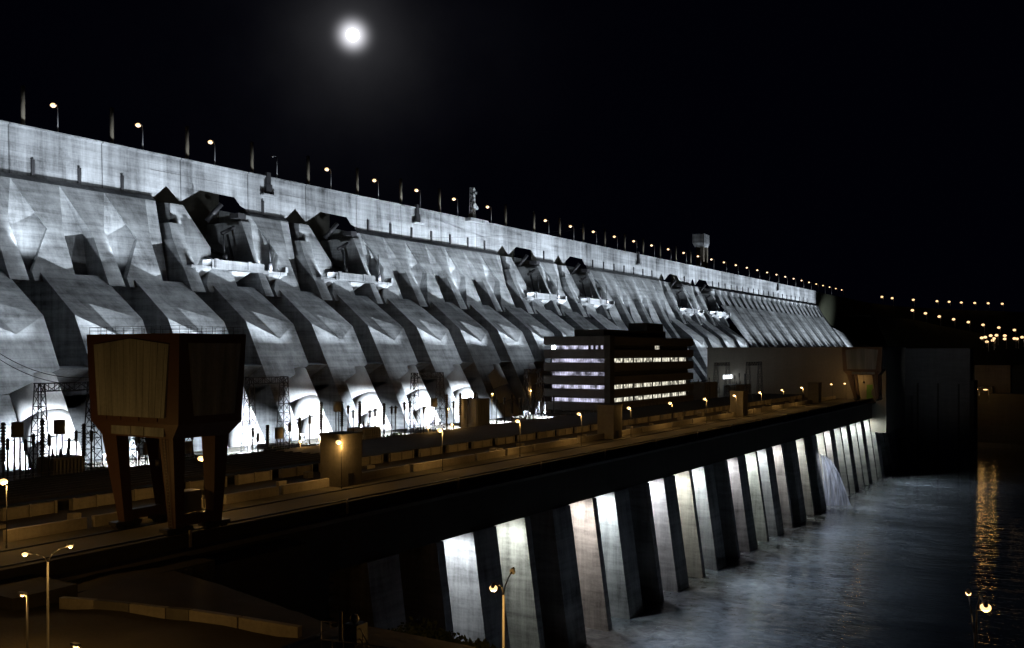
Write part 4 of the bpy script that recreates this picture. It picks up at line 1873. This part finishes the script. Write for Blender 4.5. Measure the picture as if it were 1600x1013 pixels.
# ------------------------------------------------------------------ foreground parapet, railing, bushes
pp = thing('roadside_parapet', 'low painted concrete parapet in broken pieces beside the lower access road', 'parapet', pH(300, 975, -29.5))
pts = [(95, 948), (150, 952), (205, 958), (262, 965), (298, 968), (375, 980), (470, 996)]
mb, mk = MB(), MB()
for i, (a, c) in enumerate(zip(pts, pts[1:])):
    if i in (1, 3):
        target = mk
    else:
        target = mb
    A_, B_ = pH(*a, -29.0), pH(*c, -29.0)
    n_ = (B_ - A_).cross(Vector((0, 0, 1))).normalized() * .35
    g_ = (B_ - A_) * .015
    A_ = A_ + g_
    B_ = B_ - g_
    lo_ = Vector((0, 0, -.4))
    hi_ = Vector((0, 0, 1.1))
    target.hexa([A_ - n_ + lo_, B_ - n_ + lo_, B_ + n_ + lo_, A_ + n_ + lo_, A_ - n_ + hi_, B_ - n_ + hi_, B_ + n_ + hi_, A_ + n_ + hi_])
mb.build('painted_block', 'kerb', pp)
mk.build('dark_block', 'power', pp)

# parking/yard platform structures left
wl = thing('abutment_wall', 'dark stepped abutment wall under the crane rails at the lower left', 'wall', V(108, 75, -32))
mb = MB()
mb.box(104, 113.6, 62, 70, -38, -27.6)
mb.box(105.5, 113.6, 70.01, 92, -40, -29.0)
mb.box(107, 113.6, 92.01, 112, -60, -30.2)
for k in range(8):
    mb.box(104.8, 105.49, 71 + k * 2.6, 72 + k * 2.6, -38, -29.2)
mb.build('wall_body', 'wall_dark', wl)
rl = thing('metal_railing', 'pale tubular railing around a small lookout platform at the bottom edge', 'railing', pZ(530, 1010, 52))
mb = MB()


def rail_run(a, c, n, h=1.15):
    for z in (0, h * .5, h):
        mb.tube(a + Vector((0, 0, z - h)), c + Vector((0, 0, z - h)), .035, seg=6)
    for k in range(n + 1):
        q = a.lerp(c, k / n)
        mb.tube(q + Vector((0, 0, -h - .6)), q, .035, seg=6)


rail_run(pZ(501, 999, 50), pZ(650, 1017, 46), 8)
rail_run(pZ(502, 971, 56), pZ(560, 976, 54), 4)
rail_run(pZ(560, 976, 54), pZ(575, 1006, 48), 2)
rail_run(pZ(501, 999, 50), pZ(502, 971, 56), 3)
mb.build('rail', 'kerb', rl)
mb = MB()
a = pZ(532, 955, 53)
mb.tube((a.x, a.y, a.z - 3), a, .11, seg=8)
mb.build('marker_post', 'kerb', rl)
mb = MB()
a = pZ(554, 968, 53)
mb.lbox(a.x - .4, a.x + .5, a.y - .4, a.y + .5, a.z - 2.4, a.z - .2)
mb.ball((a.x, a.y, a.z + .05), .26, 12, 8)
mb.build('beacon_box', 'grey', rl)
mb = MB()
c = pZ(560, 1016, 50)
mb.lbox(c.x - 5, c.x + 4, c.y - 3, c.y + 5, c.z - .9, c.z - .5)
mb.lbox(c.x - 2, c.x + 2, c.y - 1, c.y + 2, -36 + EYE, c.z - .91)
mb.build('platform_slab', 'power', rl)

for i, (u, v, Z, r) in enumerate(((620, 1010, 88, (5, 5, 2.4)), (655, 1000, 92, (5, 4, 3)), (695, 1012, 90, (5, 4, 2.6)), (560, 1012, 96, (5, 5, 2)), (740, 1012, 84, (3, 3, 1.6)))):
    q = pZ(u, v + 18, Z)
    bush('bush', q, (r[0] * .7, r[1] * .7, r[2]), 900, ['dark leafy bush at the bottom edge right of the railing', 'tall dark bush just left of the first lit pier', 'dark bush at the foot of the first lit pier',
         'low bush behind the lookout railing', 'small bush at the foot of the double-armed lamp'][i], leafs=.28)

# ------------------------------------------------------------------ dam floodlights
cf = None


def crest_fixture(p, nth, lab='floodlight with visor in the switchyard aimed at the crest, %s from the left', grp='visored floodlights in the switchyard'):
    global cf
    lab = lab % nth
    if cf is not None:
        o = dup(cf, p, lab)
        o['group'] = grp
        return o
    t = thing('crest_floodlight', lab, 'floodlight', p, grp)
    for nm, mt, bx in (('visor', 'steel', (1.1, 1.15, -1.6, 1.6, -1.2, 1.03)), ('housing', 'grey', (-.9, -.3, -.4, .4, -.4, .4)), ('bracket', 'steel', (-.9, 1.09, -.06, .06, -.9, -.8)),
                       ('post', 'steel', (-.66, -.54, -.06, .06, -2.0, -.401))):
        mb = MB()
        x0, x1, y0, y1, z0, z1 = bx
        mb.lbox(-x1, -x0, y0, y1, z0, z1)
        o = mb.build(nm, mt, loc=(0, 0, 0))
        o.parent = t
    cf = t
    return t


idx = 0
rnd = random.Random(5)
for mI in range(-3, M_END):
    y = Y0 + P * mI
    # steep floods from the foot of the gaps between the housings
    p = V(223, y + 9, -32)
    crest_fixture(p, ORD[idx], 'visored floodlight at the dam toe aimed up the wall, %s from the left', 'visored floodlights at the dam toe')
    lamp_light('tooth_flood', 'SPOT', p, E_UP * (rnd.uniform(.6, 1.35) if mI < SMOOTH0 else rnd.uniform(1.0, 1.5)), FLOOD, target=V(300, y + 9, 53), size=.025, cone=27, blend=1.0)
    if mI < SMOOTH0:
        lamp_light('tooth_flood', 'SPOT', V(281.5, y - 5.5, 32.5), E_TOOTH * 1.2 * rnd.uniform(.75, 1.25), FLOOD, target=V(296.5, y + 3.5, 43), size=.6, cone=84, blend=1.0)
    # crest flood with a visor that cuts its beam off just below the crest wall
    p = V(212, y + 8, -26.5)
    if mI >= SMOOTH0 - 1:
        idx += 1
        continue
    crest_fixture(p, ORD[idx])
    lamp_light('crest_flood', 'SPOT', p, E_CREST * rnd.uniform(.8, 1.2), FLOOD, target=V(302, y + 14, 62), size=.025, cone=26, blend=1.0)
    if mI % 2 == 0:
        lamp_light('unseen_fill_spot', 'SPOT', V(150 if not 330 < y + 85 < 530 else 226, y + 105, 16), E_MID * (1 if not 330 < y + 85 < 530 else .45), FLOOD, target=V(285, y, 14), size=1.0, cone=44, blend=.7)  # added fill; lifts the sloping faces
    idx += 1
for mI in BLOCKS:
    y = Y0 + P * mI
    p = V(192, y + 13, -22)
    lamp_light('penstock_flood', 'SPOT', p, E_LOW * rnd.uniform(.85, 1.15), FLOOD, target=V(246, y + 15, -38), size=.8, cone=50, blend=.45)
    lamp_light('housing_flood', 'SPOT', V(196, y + 17, -23), E_FACE * rnd.uniform(.8, 1.2), FLOOD, target=V(256, y + 11.5, 2), size=.8, cone=30, blend=.9)
